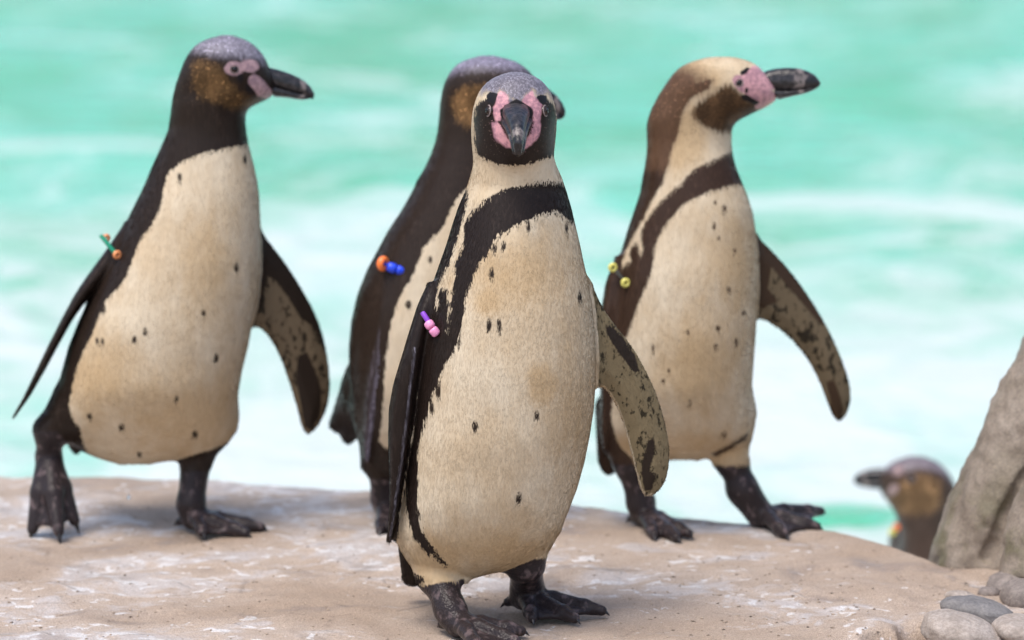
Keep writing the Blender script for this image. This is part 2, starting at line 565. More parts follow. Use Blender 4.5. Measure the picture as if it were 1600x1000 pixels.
        nn = n + rng.normal(0, .03, n.shape); nn /= np.linalg.norm(nn, axis=1)[:, None]
        fm.normals_split_custom_set_from_vertices((np.repeat(nn, 4, 0) @ self.fr.M.T).astype(np.float32))
        for k, v in attrs.items(): set_attr(fm, k, np.repeat(v[ix], 4))
        tone = rng.normal(0, .03, nf)
        if face is not None:                       # glints on wet, ruffled head feathers, painted as lighter tone
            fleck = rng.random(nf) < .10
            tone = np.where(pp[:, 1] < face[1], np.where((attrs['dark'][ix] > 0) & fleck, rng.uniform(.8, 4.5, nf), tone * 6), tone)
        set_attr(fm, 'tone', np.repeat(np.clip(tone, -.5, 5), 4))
        set_attr(fm, 'tip', np.tile([0, .45, 1, .45], nf))
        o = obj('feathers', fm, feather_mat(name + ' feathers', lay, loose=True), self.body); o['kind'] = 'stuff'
        return self.body
    def eye(self, px, py, r=.0052, axis=None, b=None):
        if b is None: b = self.depth(px, py)
        c = self.fr.L(px, py, b)
        ax = np.array(axis if axis is not None else [0, -1, 0], float); ax /= np.linalg.norm(ax)
        c0 = c - ax * r * .45
        tmp = np.array([0, 0, 1.0]); s = np.cross(ax, tmp); s /= np.linalg.norm(s); u = np.cross(s, ax)
        an = np.linspace(0, 2 * math.pi, 17)[:-1]
        def cap(rad, cen, a0, a1, n):
            return [cen + rad * (math.sin(x) * (np.cos(an)[:, None] * s + np.sin(an)[:, None] * u) + math.cos(x) * ax) for x in np.linspace(a0, a1, n)]
        v, q = loft(cap(r, c0, math.pi - .3, .05, 9)); e = self.local('eye', v, q, M_EYE)
        v, q = loft(cap(r * 1.03, c0, .62, .03, 4)); self.local('pupil', v, q, M_PUPIL, e)
        rings = []
        for x in np.linspace(0, 2 * math.pi, 9):
            rr = r * 1.02 + .0007 * math.cos(x); hh = r * .46 + .0007 * math.sin(x)
            rings.append(c0 + rr * (np.cos(an)[:, None] * s + np.sin(an)[:, None] * u) + hh * ax)
        v, q = loft(rings); m = 16; q = q[m:-m]
        self.local('eye_rim', v, q, M_RING, e)
        return e
    def beak(self, stations, pale=(.55, .75)):
        """stations for each mandible: (centre, half axis 1, half axis 2) in local metres"""
        top = None
        for nm, st in stations:
            rings = []; an = np.linspace(0, 2 * math.pi, 21)[:-1]
            st = [tuple(np.asarray(z, float) for z in x) for x in st]
            tt = np.linspace(0, len(st) - 1, 26); ii = np.arange(len(st))
            for t in tt:
                c, a1, a2 = [np.array([np.interp(t, ii, [x[w][q] for x in st]) for q in range(3)]) for w in range(3)]
                n = 2.3
                ca, sa = np.cos(an), np.sin(an)
                ca = np.sign(ca) * np.abs(ca) ** (2 / n); sa = np.sign(sa) * np.abs(sa) ** (2 / n)
                rings.append(c + ca[:, None] * a1 + sa[:, None] * a2)
            v, q = loft(rings)
            o = self.local(nm, v, q, M_BEAK)
            t = np.repeat(np.concatenate([[0], tt / tt[-1], [1]]), 20)
            set_attr(o.data, 'pale', np.exp(-((t - (pale[0] + pale[1]) / 2) / ((pale[1] - pale[0]) / 2)) ** 2))
    def side_beak(self, top, gape, bot, w, b0, pale=(.5, .75)):
        """profile curves in the outline plane, one station each; w: half widths along the beak"""
        fr = self.fr; n = len(top)
        T, G, B = [np.array(c, float) for c in (top, gape, bot)]
        ww = np.interp(np.linspace(0, 1, n), np.linspace(0, 1, len(w)), w)
        U, D = [], []
        for i in range(n):
            for lst, p, q, k in ((U, T[i], G[i] + (0, .8), 1.0), (D, G[i] - (0, 1.2), B[i], .88)):
                lp, lq = fr.L(*p, b0), fr.L(*q, b0)
                a1 = (lp - lq) / 2
                if np.linalg.norm(a1) < 1e-4: a1 = np.array([0, 0, 1e-4])
                lst.append(((lp + lq) / 2, a1, np.array([0, ww[i] * k, 0])))
        self.beak([('upper_beak', U), ('lower_beak', D)], pale)
    def rod(self, name, p, q, r, mat, parent=None, ends=True):
        p, q = np.array(p, float), np.array(q, float); d = q - p; ln = np.linalg.norm(d); d /= ln
        t = np.array([0, 1.0, 0]) if abs(d[1]) < .8 else np.array([1.0, 0, 0]); s = np.cross(d, t); s /= np.linalg.norm(s); u = np.cross(s, d)
        an = np.linspace(0, 2 * math.pi, 17)[:-1]; e = min(r * .45, ln * .3)
        prof = [(0, r * .6), (e * .3, r * .88), (e, r), (ln - e, r), (ln - e * .3, r * .88), (ln, r * .6)]
        v, f = loft([p + d * x + y * (np.cos(an)[:, None] * s + np.sin(an)[:, None] * u) for x, y in prof])
        return self.local(name, v, f, mat, parent)
    def ring_bead(self, name, c, ax, r, tube, mat, parent=None):
        c = np.array(c, float); ax = np.array(ax, float); ax /= np.linalg.norm(ax)
        t = np.array([0, 1.0, 0]) if abs(ax[1]) < .8 else np.array([1.0, 0, 0]); s = np.cross(ax, t); s /= np.linalg.norm(s); u = np.cross(s, ax)
        V, Q = [], []; n, m = 20, 10
        for i in range(n):
            th = 2 * math.pi * i / n; e = math.cos(th) * s + math.sin(th) * u
            for j in range(m):
                ph = 2 * math.pi * j / m
                V.append(c + e * (r + tube * math.cos(ph)) + ax * tube * 1.3 * math.sin(ph))
        for i in range(n):
            for j in range(m):
                Q.append((i*m+j, ((i+1)%n)*m+j, ((i+1)%n)*m+(j+1)%m, i*m+(j+1)%m))
        return self.local(name, V, np.array(Q), mat, parent)

def union(px, polys, rag=0):
    d = np.full(len(px), -1e3)
    for p in polys: d = np.maximum(d, poly_sdf(p, px))
    return d
def ells(px, lst):
    d = np.full(len(px), -1e3)
    for x, y, rx, ry in lst:
        q = np.hypot((px[:, 0] - x) / (rx - .3), (px[:, 1] - y) / (ry - .3))
        d = np.maximum(d, (1 - q) * min(rx - .3, ry - .3))
    return d
def crop(pts, ox, oy, sc): return [(ox + x * sc, oy + y * sc) for x, y in pts]

# ------------------------------------------------------------------ the bank (ground)
EDGE = np.array([(-200,728),(0,730),(200,735),(350,740),(540,748),(700,760),(900,780),(1000,792),(1200,808),(1300,822),(1380,843),(1460,868),(1600,878),(1900,885)], float)
edge_xy = np.array([on_ground(*p)[:2] for p in EDGE])
def edge_y(x): return np.interp(x, edge_xy[:, 0], edge_xy[:, 1])
PITS = [(on_ground(1430, 988), .017, .034, .07), (on_ground(1380, 998), .021, .020, .05), (on_ground(1330, 998), .02, .01, .008), (on_ground(905, 909), .022, .014, .005), (on_ground(880, 914), .016, .010, .004), (on_ground(700, 890), .03, .02, .002), (on_ground(1130, 905), .03, .02, .003)]
WATER_Z = -0.30
def ground_z(x, y):
    x = np.asarray(x, float); y = np.asarray(y, float)
    P = np.stack([x * 4.5, y * 4.5, np.zeros_like(x)], 1)
    z = fbm(P, 3) * .0045 + fbm(P * 5, 3) * .0022 - .004 * np.clip(fbm(P * 3.1 + 9, 4) - .45, 0, .5)
    rough = np.clip((x - .22) / .3, 0, 1) * np.clip((4.55 - y) / .15, 0, 1)
    z = z + rough * (fbm(P * 6 + 3, 4) * .004)
    for p, rx, ry, dp in PITS:
        q = ((x - p[0]) / rx) ** 2 + ((y - p[1]) / ry) ** 2
        z = z - dp * np.exp(-q ** 2.2)
    e = edge_y(x) + fbm(np.stack([x * 7, x * 0 + 3, x * 0], 1), 3) * .012
    t = y - (e - .05)
    z = z - np.where(t > 0, np.minimum(3.2 * t ** 2 / (t + .08), 0.9), 0)
    return z
xs = np.concatenate([np.linspace(-8, -.95, 24), np.linspace(-.93, .93, 420), np.linspace(.95, 8, 24)])
tv = np.concatenate([np.linspace(0, .86, 22)[:-1], np.linspace(.86, 1, 210)])
vv = []
for t in tv:
    vv.append(np.stack([xs, -4 + (edge_y(xs) + .45 + 4) * (t if t < .86 else t)], 1))
G2 = np.concatenate(vv)
Z2 = ground_z(G2[:, 0], G2[:, 1])
nx = len(xs); ny = len(tv)
ii, jj = np.meshgrid(np.arange(ny - 1), np.arange(nx - 1), indexing='ij')
q0 = (ii * nx + jj).ravel()
QG = np.stack([q0, q0 + 1, q0 + nx + 1, q0 + nx], 1)

def ground_mat():
    t = NT('sandy bank')
    c = t.coord()
    big = t.noise(t.coord((3.2, 4.5, 3)), 1, 4, .6, .6)
    med = t.noise(t.coord((13, 17, 13)), 1, 5, .65, .8)
    fine = t.noise(t.coord((230, 230, 230)), 1, 4, .7)
    grit = t.noise(t.coord((620, 620, 620)), 1, 2, .6)
    col = t.mix(t.step(big, .3, .7), (0.38, 0.285, 0.21), (0.52, 0.425, 0.35))
    pale = t.math('ADD', t.math('MULTIPLY', big, .5), t.math('MULTIPLY', med, .5))
    lime = t.step(pale, .505, .58)
    col = t.mix(t.math('MULTIPLY', lime, .5), col, (0.62, 0.585, 0.58))
    damp = t.step(t.noise(t.coord((6, 9, 6), (0, 0, .4)), 1, 4, .6, .7), .54, .70)
    col = t.mix(t.math('MULTIPLY', damp, .62), col, (0.24, 0.18, 0.145))
    chip = t.math('ADD', t.math('MULTIPLY', t.noise(t.coord((38, 46, 38)), 1, 3, .6, .5), .6), t.math('MULTIPLY', big, .4))
    col = t.mix(t.step(chip, .57, .60, 0, .75), col, (0.74, 0.72, 0.71))
    crk = t.voro(t.coord((7, 11, 7)), 1, 'DISTANCE_TO_EDGE')
    col = t.mix(t.math('MULTIPLY', t.step(crk, .0, .022, .45, 0), t.step(med, .5, .6)), col, (0.13, 0.10, 0.08))
    col = t.mix(t.step(fine, .56, .74, 0, .6), col, (0.20, 0.145, 0.105))
    col = t.mix(1.0, col, t.step(grit, .28, .72, .72, 1.22), 'MULTIPLY')
    t.link(col, t.b.inputs['Base Color'])
    t.sock(t.b.inputs['Roughness'], t.mixf(lime, t.mixf(damp, .8, .36), .38))
    h = t.math('ADD', t.math('MULTIPLY', fine, .5), t.math('ADD', t.math('MULTIPLY', grit, .25), t.math('MULTIPLY', med, .9)))
    t.link(t.bump(h, .85, .005), t.b.inputs['Normal'])
    return t.m
ground = obj('ground', make_mesh('ground', np.column_stack([G2, Z2]), QG), ground_mat())
tag(ground, 'sandy beige rock bank beside the pool', kind='structure')

# ------------------------------------------------------------------ the pool
CLEAR = tuple(on_ground(1318, 806, WATER_Z))        # a hole in the painted white
def water_mat():
    t = NT('pool water')
    c = t.coord()
    sep = t.node('ShaderNodeSeparateXYZ'); t.link(c, sep.inputs[0]); Y = sep.outputs['Y']
    swirl = t.noise(t.coord((2.6, 1.5, 1)), 1, 4, .6, 1.2)
    patch = t.noise(t.coord((.9, .45, 1), (0, 0, .1)), 1, 3, .5, .6)
    rip = t.noise(t.coord((7, 5, 1)), 1, 3, .6, .6)  # ripple highlights, painted into the white mask
    hue = t.noise(t.coord((1.3, .8, 1)), 1, 3, .6)
    teal = t.mix(t.step(hue, .36, .64), (0.062, 0.47, 0.235), (0.130, 0.60, 0.405))
    near = t.step(Y, 6.2, 12.0, .20, -.03)                 # foamy white and painted sky reflection, stronger towards the bank
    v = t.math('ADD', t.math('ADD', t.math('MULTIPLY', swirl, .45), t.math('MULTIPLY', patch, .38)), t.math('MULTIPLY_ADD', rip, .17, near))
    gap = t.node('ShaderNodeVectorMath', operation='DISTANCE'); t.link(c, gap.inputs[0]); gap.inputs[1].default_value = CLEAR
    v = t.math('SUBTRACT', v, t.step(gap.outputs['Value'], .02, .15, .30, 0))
    foam_glare = t.step(v, .43, .75)  # white mask: froth plus sky reflection painted as colour
    lines = t.step(t.noise(t.coord((1.5, 1.7, 1), (0, 0, .15)), 1, 3, .5, .9), .555, .66, 0, .85)  # bright ripple streaks painted as colour
    foam_glare = t.math('MAXIMUM', foam_glare, t.math('MULTIPLY', lines, t.step(Y, 9, 16, 1, .35)))
    col = t.mix(foam_glare, teal, (0.60, 0.66, 0.625))
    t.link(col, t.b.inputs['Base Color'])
    t.sock(t.b.inputs['Roughness'], t.mixf(foam_glare, .10, .5))
    t.b.inputs['IOR'].default_value = 1.33
    w = t.math('ADD', t.noise(t.coord((3, 5, 3)), 1, 4, .55, .5), t.math('MULTIPLY', t.noise(t.coord((14, 20, 14)), 1, 3), .25))
    t.link(t.bump(w, .35, .12), t.b.inputs['Normal'])
    return t.m
wx = np.linspace(-20, 20, 161); wy = np.linspace(3.9, 44, 201)
WX, WY = np.meshgrid(wx, wy)
WP = np.stack([WX.ravel(), WY.ravel(), np.zeros(WX.size)], 1)
WZ = WATER_Z + fbm(WP * np.array([.9, 1.2, 1]), 3) * .012
n1 = len(wx); ii, jj = np.meshgrid(np.arange(len(wy) - 1), np.arange(n1 - 1), indexing='ij'); q0 = (ii * n1 + jj).ravel()
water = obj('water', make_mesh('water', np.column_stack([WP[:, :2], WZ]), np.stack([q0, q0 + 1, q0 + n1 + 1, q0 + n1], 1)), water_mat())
tag(water, 'foamy turquoise pool water with painted sky reflections behind the penguins', kind='structure')

# ------------------------------------------------------------------ penguins
DK = (0.019, 0.0125, 0.010); SKIN = (0.030, 0.023, 0.024); PINK = (0.66, 0.36, 0.37)
def layers(dark=DK, cheek=(.16, .085, .03), crown_sheen=(.17, .16, .21), wing=(.20, .15, .095), rag=4.0, drag=3.2, crown_soft=5, dsoft=1.0, pink=PINK, ckind='crown_sheen', cheek_soft=6.0, spot=(0.03, 0.020, 0.014)):
    return [('dark', dark, dsoft, drag, .36, 'dark'), ('cheek', cheek, cheek_soft, rag * 1.6, .5, 'cheek'), ('crown_sheen', crown_sheen, crown_soft, rag, .42, ckind),  # lavender sky sheen painted on crowns, besides the feathers' own colour
            ('wing', wing, 1.2, 1.5, .55, 'wing'), ('spot', spot, 1.1, 1.2, .45, 'flat'),
            ('pink', pink, 1.5, 4.0, .45, 'pink'), ('black', (0.012, 0.010, 0.011), .7, .8, .4, 'flat'), ('leg', SKIN, 1.8, 4.0, .29, 'skin')]

def base_attrs(n):
    return {k: np.full(n, -30.0) for k in ('dark', 'cheek', 'crown_sheen', 'wing', 'spot', 'pink', 'black', 'leg', 'stain')}

# ---- the bird in front, facing us
fr = Frame(775, 975)
B = Bird(fr, 'penguin', 'penguin facing forward with pink and purple flipper band, standing ahead of the others', h=.0017)
B.add(rows_solid(fr, [(107,795,817),(110,783,829),(115,772,840),(125,758,852),(140,747,862),(160,740,868),(180,737,871),(200,736,870),(220,737,868),(240,739,866),(255,739,870),(270,735,877),(290,729,884),(320,716,893),(350,706,900),(380,697,907),(400,690,911),(440,676,920),(480,665,926),(520,656,930),(560,650,932),(600,645,931),(640,641,928),(680,637,922),(720,633,914),(760,629,903),(800,627,888),(830,628,873),(855,636,850),(875,655,822),(890,680,788),(900,705,755),(905,722,735)],
    [(107,.010),(112,.022),(125,.038),(160,.050),(200,.052),(240,.047),(270,.050),(320,.062),(400,.082),(500,.096),(600,.102),(700,.100),(800,.088),(850,.070),(885,.045),(905,.012)],
    [(107,-.012),(160,-.018),(230,-.012),(300,.004),(500,.0),(700,-.004),(905,-.004)], sig=4))
up = fr.up
B.add(ellipsoid(fr.L(806, 192, up(192) - .042), (.030, .030, .038), .02))
# flippers
rf = [(915,430),(932,462),(957,500),(987,537),(1012,580),(1031,625),(1044,675),(1048,715),(1042,750),(1028,770),(1012,777),(1002,768),(994,735),(985,700),(975,660),(962,628),(945,603),(925,592),(905,560),(900,480)]
b_rf = lambda x, y: up(y) + .012 + (x - 930) * .00022
B.add(plate(fr, rf, b_rf, .0085, .003, .016, 'flipper'))
B.add(rows_solid(fr, [(440,668,690),(475,652,682),(520,638,670),(560,626,661),(600,614,655),(640,607,649),(690,606,641),(740,608,632),(790,608,623),(825,606,615),(845,604,608)],
    [(440,.020),(500,.032),(600,.036),(700,.032),(780,.024),(845,.006)], [(440,-.012),(560,-.03),(700,-.035),(845,-.03)], n=2.4, sig=5, k=.006, g='flipper2'))
# tail, legs, feet
B.add(rcone(fr.L(650, 840, up(840) + .085), .022, fr.L(640, 900, up(900) + .10), .008, .02, 'tail'), rcone(fr.L(668, 835, up(835) + .085), .022, fr.L(652, 898, up(898) + .10), .007, .02, 'tail'))
B.add(rcone(fr.L(676, 835, up(835) + .0), .036, fr.L(681, 895, up(895) - .012), .024, .03, 'thigh'))
B.add(rcone(fr.L(681, 895, up(895) - .012), .0195, B.g(704, 992, .030), .0165, .012))
B.foot(B.g(704, 990, .026), (716, 996), [(752, 1030), (806, 1012), (814, 996)], hind=(690, 985))
B.add(rcone(fr.L(812, 835, up(835) + .012), .034, fr.L(820, 880, up(880) + .010), .022, .03, 'thigh'))
B.add(rcone(fr.L(820, 875, up(875) + .010), .0205, B.g(824, 955, .030), .0185, .012))
B.foot(B.g(823, 955, .026), (818, 953), [(832, 976), (898, 976), (940, 964)], hind=(793, 950))

c4 = lambda pts: crop(pts, 500, 250, .41); c5 = lambda pts: crop(pts, 500, 560, .44); ch = lambda pts: crop(pts, 730, 95, .16)
P3_BAND = [(905,300),(881,287),(848,283),(828,289),(787,297),(762,311),(742,328),(727,348),(727,373),(721,393),(713,414),(711,439),(707,471),(703,504),(697,522),(690,500),(640,520),(600,600),(600,660),(648,610),(650,630),(650,652),(641,701),(636,727),(632,771),(636,806),(645,842),(663,864),(689,883),(700,888),(676,859),(658,833),(652,798),(652,758),(652,714),(655,692),(667,648),(673,619),(684,603),(693,574),(705,553),(717,529),(721,496),(725,471),(734,439),(746,414),(762,393),(775,369),(787,361),(811,348),(836,336),(848,332),(869,328),(890,342),(905,350)]
P3_BACK = [(728,292),(729,303),(718,353),(702,402),(683,440),(677,478),(684,482),(688,449),(697,451),(700,490),(697,512),(640,600),(560,600),(560,300)]
P3_FACE = ch([(95,375),(190,340),(250,330),(420,350),(560,340),(720,330),(780,340),(850,390),(885,480),(885,600),(870,800),(845,915),(720,935),(600,980),(450,995),(300,975),(180,935),(95,885),(66,700),(70,480)])
P3_CROWN = ch([(130,300),(120,150),(250,40),(450,-20),(650,-20),(850,100),(880,300),(840,320),(790,260),(740,300),(690,320),(650,250),(560,330),(500,370),(420,350),(330,260),(280,300),(230,300),(200,260)])
P3_PINK = [ch(p) for p in ([(330,255),(390,300),(415,380),(335,440),(330,520),(345,565),(280,555),(258,480),(245,420),(270,370),(285,300)], [(640,250),(680,330),(725,390),(728,470),(705,565),(645,560),(650,460),(620,410),(545,380),(560,320)],
    [(247,575),(300,555),(345,590),(385,680),(435,770),(445,838),(370,818),(305,772),(265,700)], [(660,558),(718,578),(713,660),(683,742),(632,803),(540,832),(560,760),(620,670),(640,600)])]
P3_BLK = [ch(p) for p in ([(185,300),(220,260),(300,280),(275,350),(250,385),(200,360)], [(680,310),(720,290),(780,300),(785,350),(740,390),(715,370)], [(320,440),(400,385),(480,330),(560,375),(640,430),(655,480),(620,540),(380,560),(325,500)])]
P3_SPOT = [(768,424,4,10),(787,380,4,7),(764,506,4,11),(780,506,4,11),(907,461,4,9),(839,648,4,7),(742,665,5,8),(811,777,5,9),(684,611,4,10),(674,635,4,10),(717,533,3,8),(886,352,3,10),(773,385,4,8),(826,350,4,9)]
P3_WD = [[(946,505),(958,509),(972,522),(993,553),(1001,580),(991,580),(968,550),(950,522)], [(1003,735),(1012,690),(1022,680),(1024,700),(1016,735),(1026,740),(1020,765),(1008,768)]]
def paint3(V, px, gs, mm):
    A = base_attrs(len(V)); b = V[:, 1]; bc = fr.up(px[:, 1])
    front = np.maximum(poly_sdf(P3_BAND, px + [0, 4]), poly_sdf(P3_BACK, px)) * mm + np.where(px[:, 1] < 560, 1.3, .2)
    face = poly_sdf(smooth_poly(P3_FACE, 1), px) * mm
    back = (b - bc - .030) * 1000
    back = np.where(px[:, 1] < 255, (b - bc - .012) * 1000, back)
    body = np.maximum(np.maximum(front, face), back)
    fl2 = np.clip((gs['torso'] - gs['flipper2']) * 1000, -30, 30)
    tail = (np.minimum(gs['torso'], gs['thigh']) - gs['tail']) * 1000
    A['dark'] = np.maximum(np.maximum(body, fl2), tail)
    A['crown_sheen'] = np.where(b < bc + .02, poly_sdf(P3_CROWN, px) * mm, -30)
    sheen_x = np.interp(px[:, 1], [540, 600, 660, 720, 790, 830], [648, 641, 634, 627, 617, 611])
    A['crown_sheen'] = np.where((gs['flipper2'] < .002) & (px[:, 1] > 540), (1.2 - np.abs(px[:, 0] - sheen_x) * 1.1) * mm * 2.2, A['crown_sheen'])  # silvery highlight line painted down the hanging flipper
    head = b < bc - .005
    A['pink'] = np.where(head, union(px, P3_PINK) * mm, -30)
    A['black'] = np.where(head, union(px, P3_BLK) * mm, -30)
    ot = np.minimum(gs['torso'], gs['thigh'])
    fl = (ot - gs['flipper']) * 1000
    A['wing'] = np.minimum(fl, (b_rf(px[:, 0], px[:, 1]) - b) * 1000 + 3)
    A['dark'] = np.where((fl > 0) & (A['wing'] < 0), 10, A['dark'])
    A['dark'] = np.where((fl > 0) & (A['wing'] > 0), -12, A['dark'])
    rim_glow = np.where((px[:, 0] < 1012 + (px[:, 1] - 700) * .12) & (px[:, 1] > 600), poly_sdf(smooth_poly(rf), px) * mm - 1.8, 30)  # rim light along the inner edge, painted as bare cream
    A['wing'] = np.where(fl > 0, np.minimum(A['wing'], rim_glow), A['wing'])
    A['spot'] = np.where((b < bc + .02) | (fl > 0), np.maximum(ells(px, P3_SPOT), np.where(fl > 0, union(px, P3_WD), -30)) * mm, -30)
    ly = np.where(px[:, 0] < 760, 912 - (px[:, 0] - 680) * .12, 872)
    A['leg'] = np.minimum((np.minimum(gs['torso'], gs['tail']) - gs['leg']) * 1000 + 3, (px[:, 1] - ly) * mm)
    A['stain'] = np.maximum(ells(px, [(850,598,26,34),(762,467,22,24)]) * mm * 1.4, ells(px, [(820,420,85,50),(905,640,35,120),(760,860,90,40)]) * mm * .35)
    A['stain'] = np.maximum(A['stain'], ells(px, [(680,880,50,55),(800,870,70,40)]) * mm * .6)
    return A
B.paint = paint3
B.build('plumage with buff stains', layers(crown_sheen=(.13, .12, .145), wing=(.22, .17, .095), pink=(.72, .37, .40), drag=5.0), nf=100000, face=(fr.L(806, 178, up(178) - .075), 235, 275))
fb = B.depth(808, 175)
cB = []
def v3(px, py, b): return fr.L(px, py, b)
st = [(806,166,fb+.008,21,.012),(807,174,fb-.004,20.5,.013),(808,185,fb-.020,15.5,.0128),(809,198,fb-.034,11.5,.011),(810,212,fb-.044,9,.0092),(810,225,fb-.048,7,.0075),(810,236,fb-.046,4.5,.0045)]
tang = np.array([0, -.55, -.85]); nrm = np.array([0, -.85, .55])
U = [(v3(x, y, b), np.array([w * fr.s, 0, 0]), nrm * hh) for x, y, b, w, hh in st]
Dn = [(v3(x, y + 9, b + .010), np.array([w * 1.22 * fr.s, 0, 0]), nrm * hh * .55) for x, y, b, w, hh in st[:-1]]
B.beak([('upper_beak', U), ('lower_beak', Dn)], (.55, .75))
for nx_, sx in ((763, -1), (853, 1)):
    B.eye(nx_, 167, .0060, axis=(sx * .92, -.38, .05))
# flipper band: a purple strap threaded through pink beads
M_PURP, M_PINKB = bead_mat('purple plastic', (.25, .06, .55)), bead_mat('pink plastic', (.85, .33, .55))
db = B.depth(672, 505) - .006
band = B.rod('flipper_band', fr.L(659, 486, db - .004), fr.L(672, 506, db - .007), .0030, M_PURP)
B.rod('bead', fr.L(667.5, 501, db - .006), fr.L(674, 511, db - .008), .0056, M_PINKB, band)
B.rod('bead', fr.L(674, 511.5, db - .008), fr.L(683, 522, db - .006), .0054, M_PINKB, band)

# ---- the bird on the left, striding to the right
fr1 = Frame(215, 826); f1 = fr1
B = Bird(fr1, 'penguin', 'dark-throated striding penguin with green and orange flipper band, lifting one foot', h=.0021)
up1 = fr1.up
B.add(rows_solid(fr1, [(51,345,365),(54,332,378),(60,315,390),(70,302,402),(80,295,411),(90,289,417),(100,285,421),(110,281,425),(120,278,429),(130,274,432),(140,272,431),(148,270,425),(155,269,408),(162,268,392),(172,267,385),(185,265,384),(200,263,385),(220,255,388),(240,246,393),(260,237,398),(280,229,402),(300,220,405),(340,200,407),(380,182,408),(420,162,407),(460,142,403),(500,124,395),(540,108,388),(580,97,378),(620,88,371),(650,84,366),(670,88,360),(690,106,347),(705,128,322),(716,152,288),(725,185,235)],
    [(51,.008),(55,.018),(65,.032),(85,.043),(110,.046),(140,.044),(170,.043),(200,.046),(260,.058),(330,.074),(420,.090),(520,.100),(620,.100),(680,.075),(710,.045),(725,.012)],
    [(51,-.01),(120,-.012),(220,-.004),(400,0),(725,0)], sig=4))
rf1 = [(398,345),(412,365),(440,400),(470,445),(497,495),(510,540),(517,590),(515,630),(500,665),(482,682),(472,670),(465,640),(450,590),(435,550),(415,517),(388,502),(375,470),(380,390)]
b_rf1 = lambda x, y: up1(y) + .03 + (x - 400) * .0002
B.add(plate(fr1, rf1, b_rf1, .0085, .003, .016, 'flipper'))
B.add(rows_solid(fr1, [(345,196,222),(390,166,200),(430,137,168),(460,117,141),(500,96,113),(540,76,91),(580,57,70),(620,38,47),(652,20,24)],
    [(345,.016),(430,.028),(520,.032),(600,.024),(652,.006)], [(345,-.012),(652,-.03)], n=2.4, sig=5, k=.004, g='flipper2'))
B.add(rcone(fr1.L(112, 648, up1(648) + .075), .026, fr1.L(120, 698, up1(698) + .10), .008, .02, 'tail'))
# planted leg
B.add(rcone(fr1.L(318, 660, up1(660) + .01), .035, fr1.L(308, 706, up1(706) + .005), .022, .03, 'thigh'))
B.add(rcone(fr1.L(308, 705, up1(705) + .005), .020, B.g(299, 828, .036), .0165, .012))
B.foot(B.g(299, 828, .032), (302, 828), [(318, 842), (384, 842), (408, 833)], hind=(280, 824))
# lifted leg, its toes trailing on the ground
hip = fr1.L(116, 640, up1(640) - .01); kn = fr1.L(78, 672, up1(672) - .012); an = fr1.L(77, 712, up1(712) + .0)
B.add(rcone(hip, .030, kn, .0185, .02, "thigh"), rcone(kn, .0175, an, .0155, .012))
T = [B.g(51, 842, .012), B.g(92, 848, .014), B.g(117, 838, .020)]
for i, q in enumerate(T):
    m1 = an * .5 + q * .5 + np.array([0, -.004, 0])
    B.add(rcone(an, .0145, m1, .0130, .006), rcone(m1, .0130, q, .0070, .004)); B.claws.append((m1, q + (q - m1) * .12))
for i in range(2):
    e1, e2 = [an * .06 + q * .94 for q in T[i:i + 2]]; md = (e1 + e2) / 2 * .95 + an * .05
    B.add(tri(an, e1, md, .0034), tri(an, md, e2, .0034))
P1_DARK = [(180,-20),(520,-20),(520,175),(388,178),(388,221),(365,224),(340,229),(310,236),(280,250),(262,266),(254,290),(252,310),(245,330),(235,350),(222,365),(213,385),(206,402),(195,430),(180,452),(162,470),(152,495),(142,520),(130,545),(120,570),(112,600),(107,630),(110,652),(122,668),(128,690),(132,706),(100,730),(-20,730),(-20,-20)]
P1_CHEEK = [(308,88),(345,93),(358,120),(385,150),(425,152),(405,166),(375,168),(345,160),(315,151),(303,135),(300,108)]
P1_CROWN = [(296,74),(318,78),(345,84),(372,86),(400,89),(425,96),(440,96),(440,30),(270,30),(285,70)]
P1_PINK = [[(350,103),(354,95),(362,91),(372,92),(380,97),(382,106),(377,113),(366,114),(355,111)], [(376,96),(385,89),(396,88),(404,93),(407,101),(400,106),(388,107),(378,104)], [(388,118),(398,112),(408,116),(416,124),(424,135),(434,147),(412,149),(402,144),(396,135),(389,126)]]
P1_BLK = [[(372,112),(380,110),(382,118),(378,127),(371,119)], [(384,128),(388,126),(398,138),(396,142),(386,138)]]
P1_SPOT = [(281,275,4,7),(383,245,3,8),(370,416,4,8),(318,488,4,6),(227,518,4,7),(210,530,4,6),(161,481,5,8),(160,533,3,6),(152,532,3,5),(128,529,4,5),(338,558,4,7),(140,650,4,5),(190,667,5,6),(305,678,5,6),(218,710,4,5),(276,623,3,5)]
P1_WD = [[(395,340),(440,398),(478,450),(503,500),(515,548),(506,545),(492,512),(470,496),(452,465),(430,436),(418,430),(410,470),(395,510),(370,500),(370,350)], [(466,556),(480,549),(494,580),(503,610),(500,650),(486,672),(476,668),(470,630),(463,590)]]
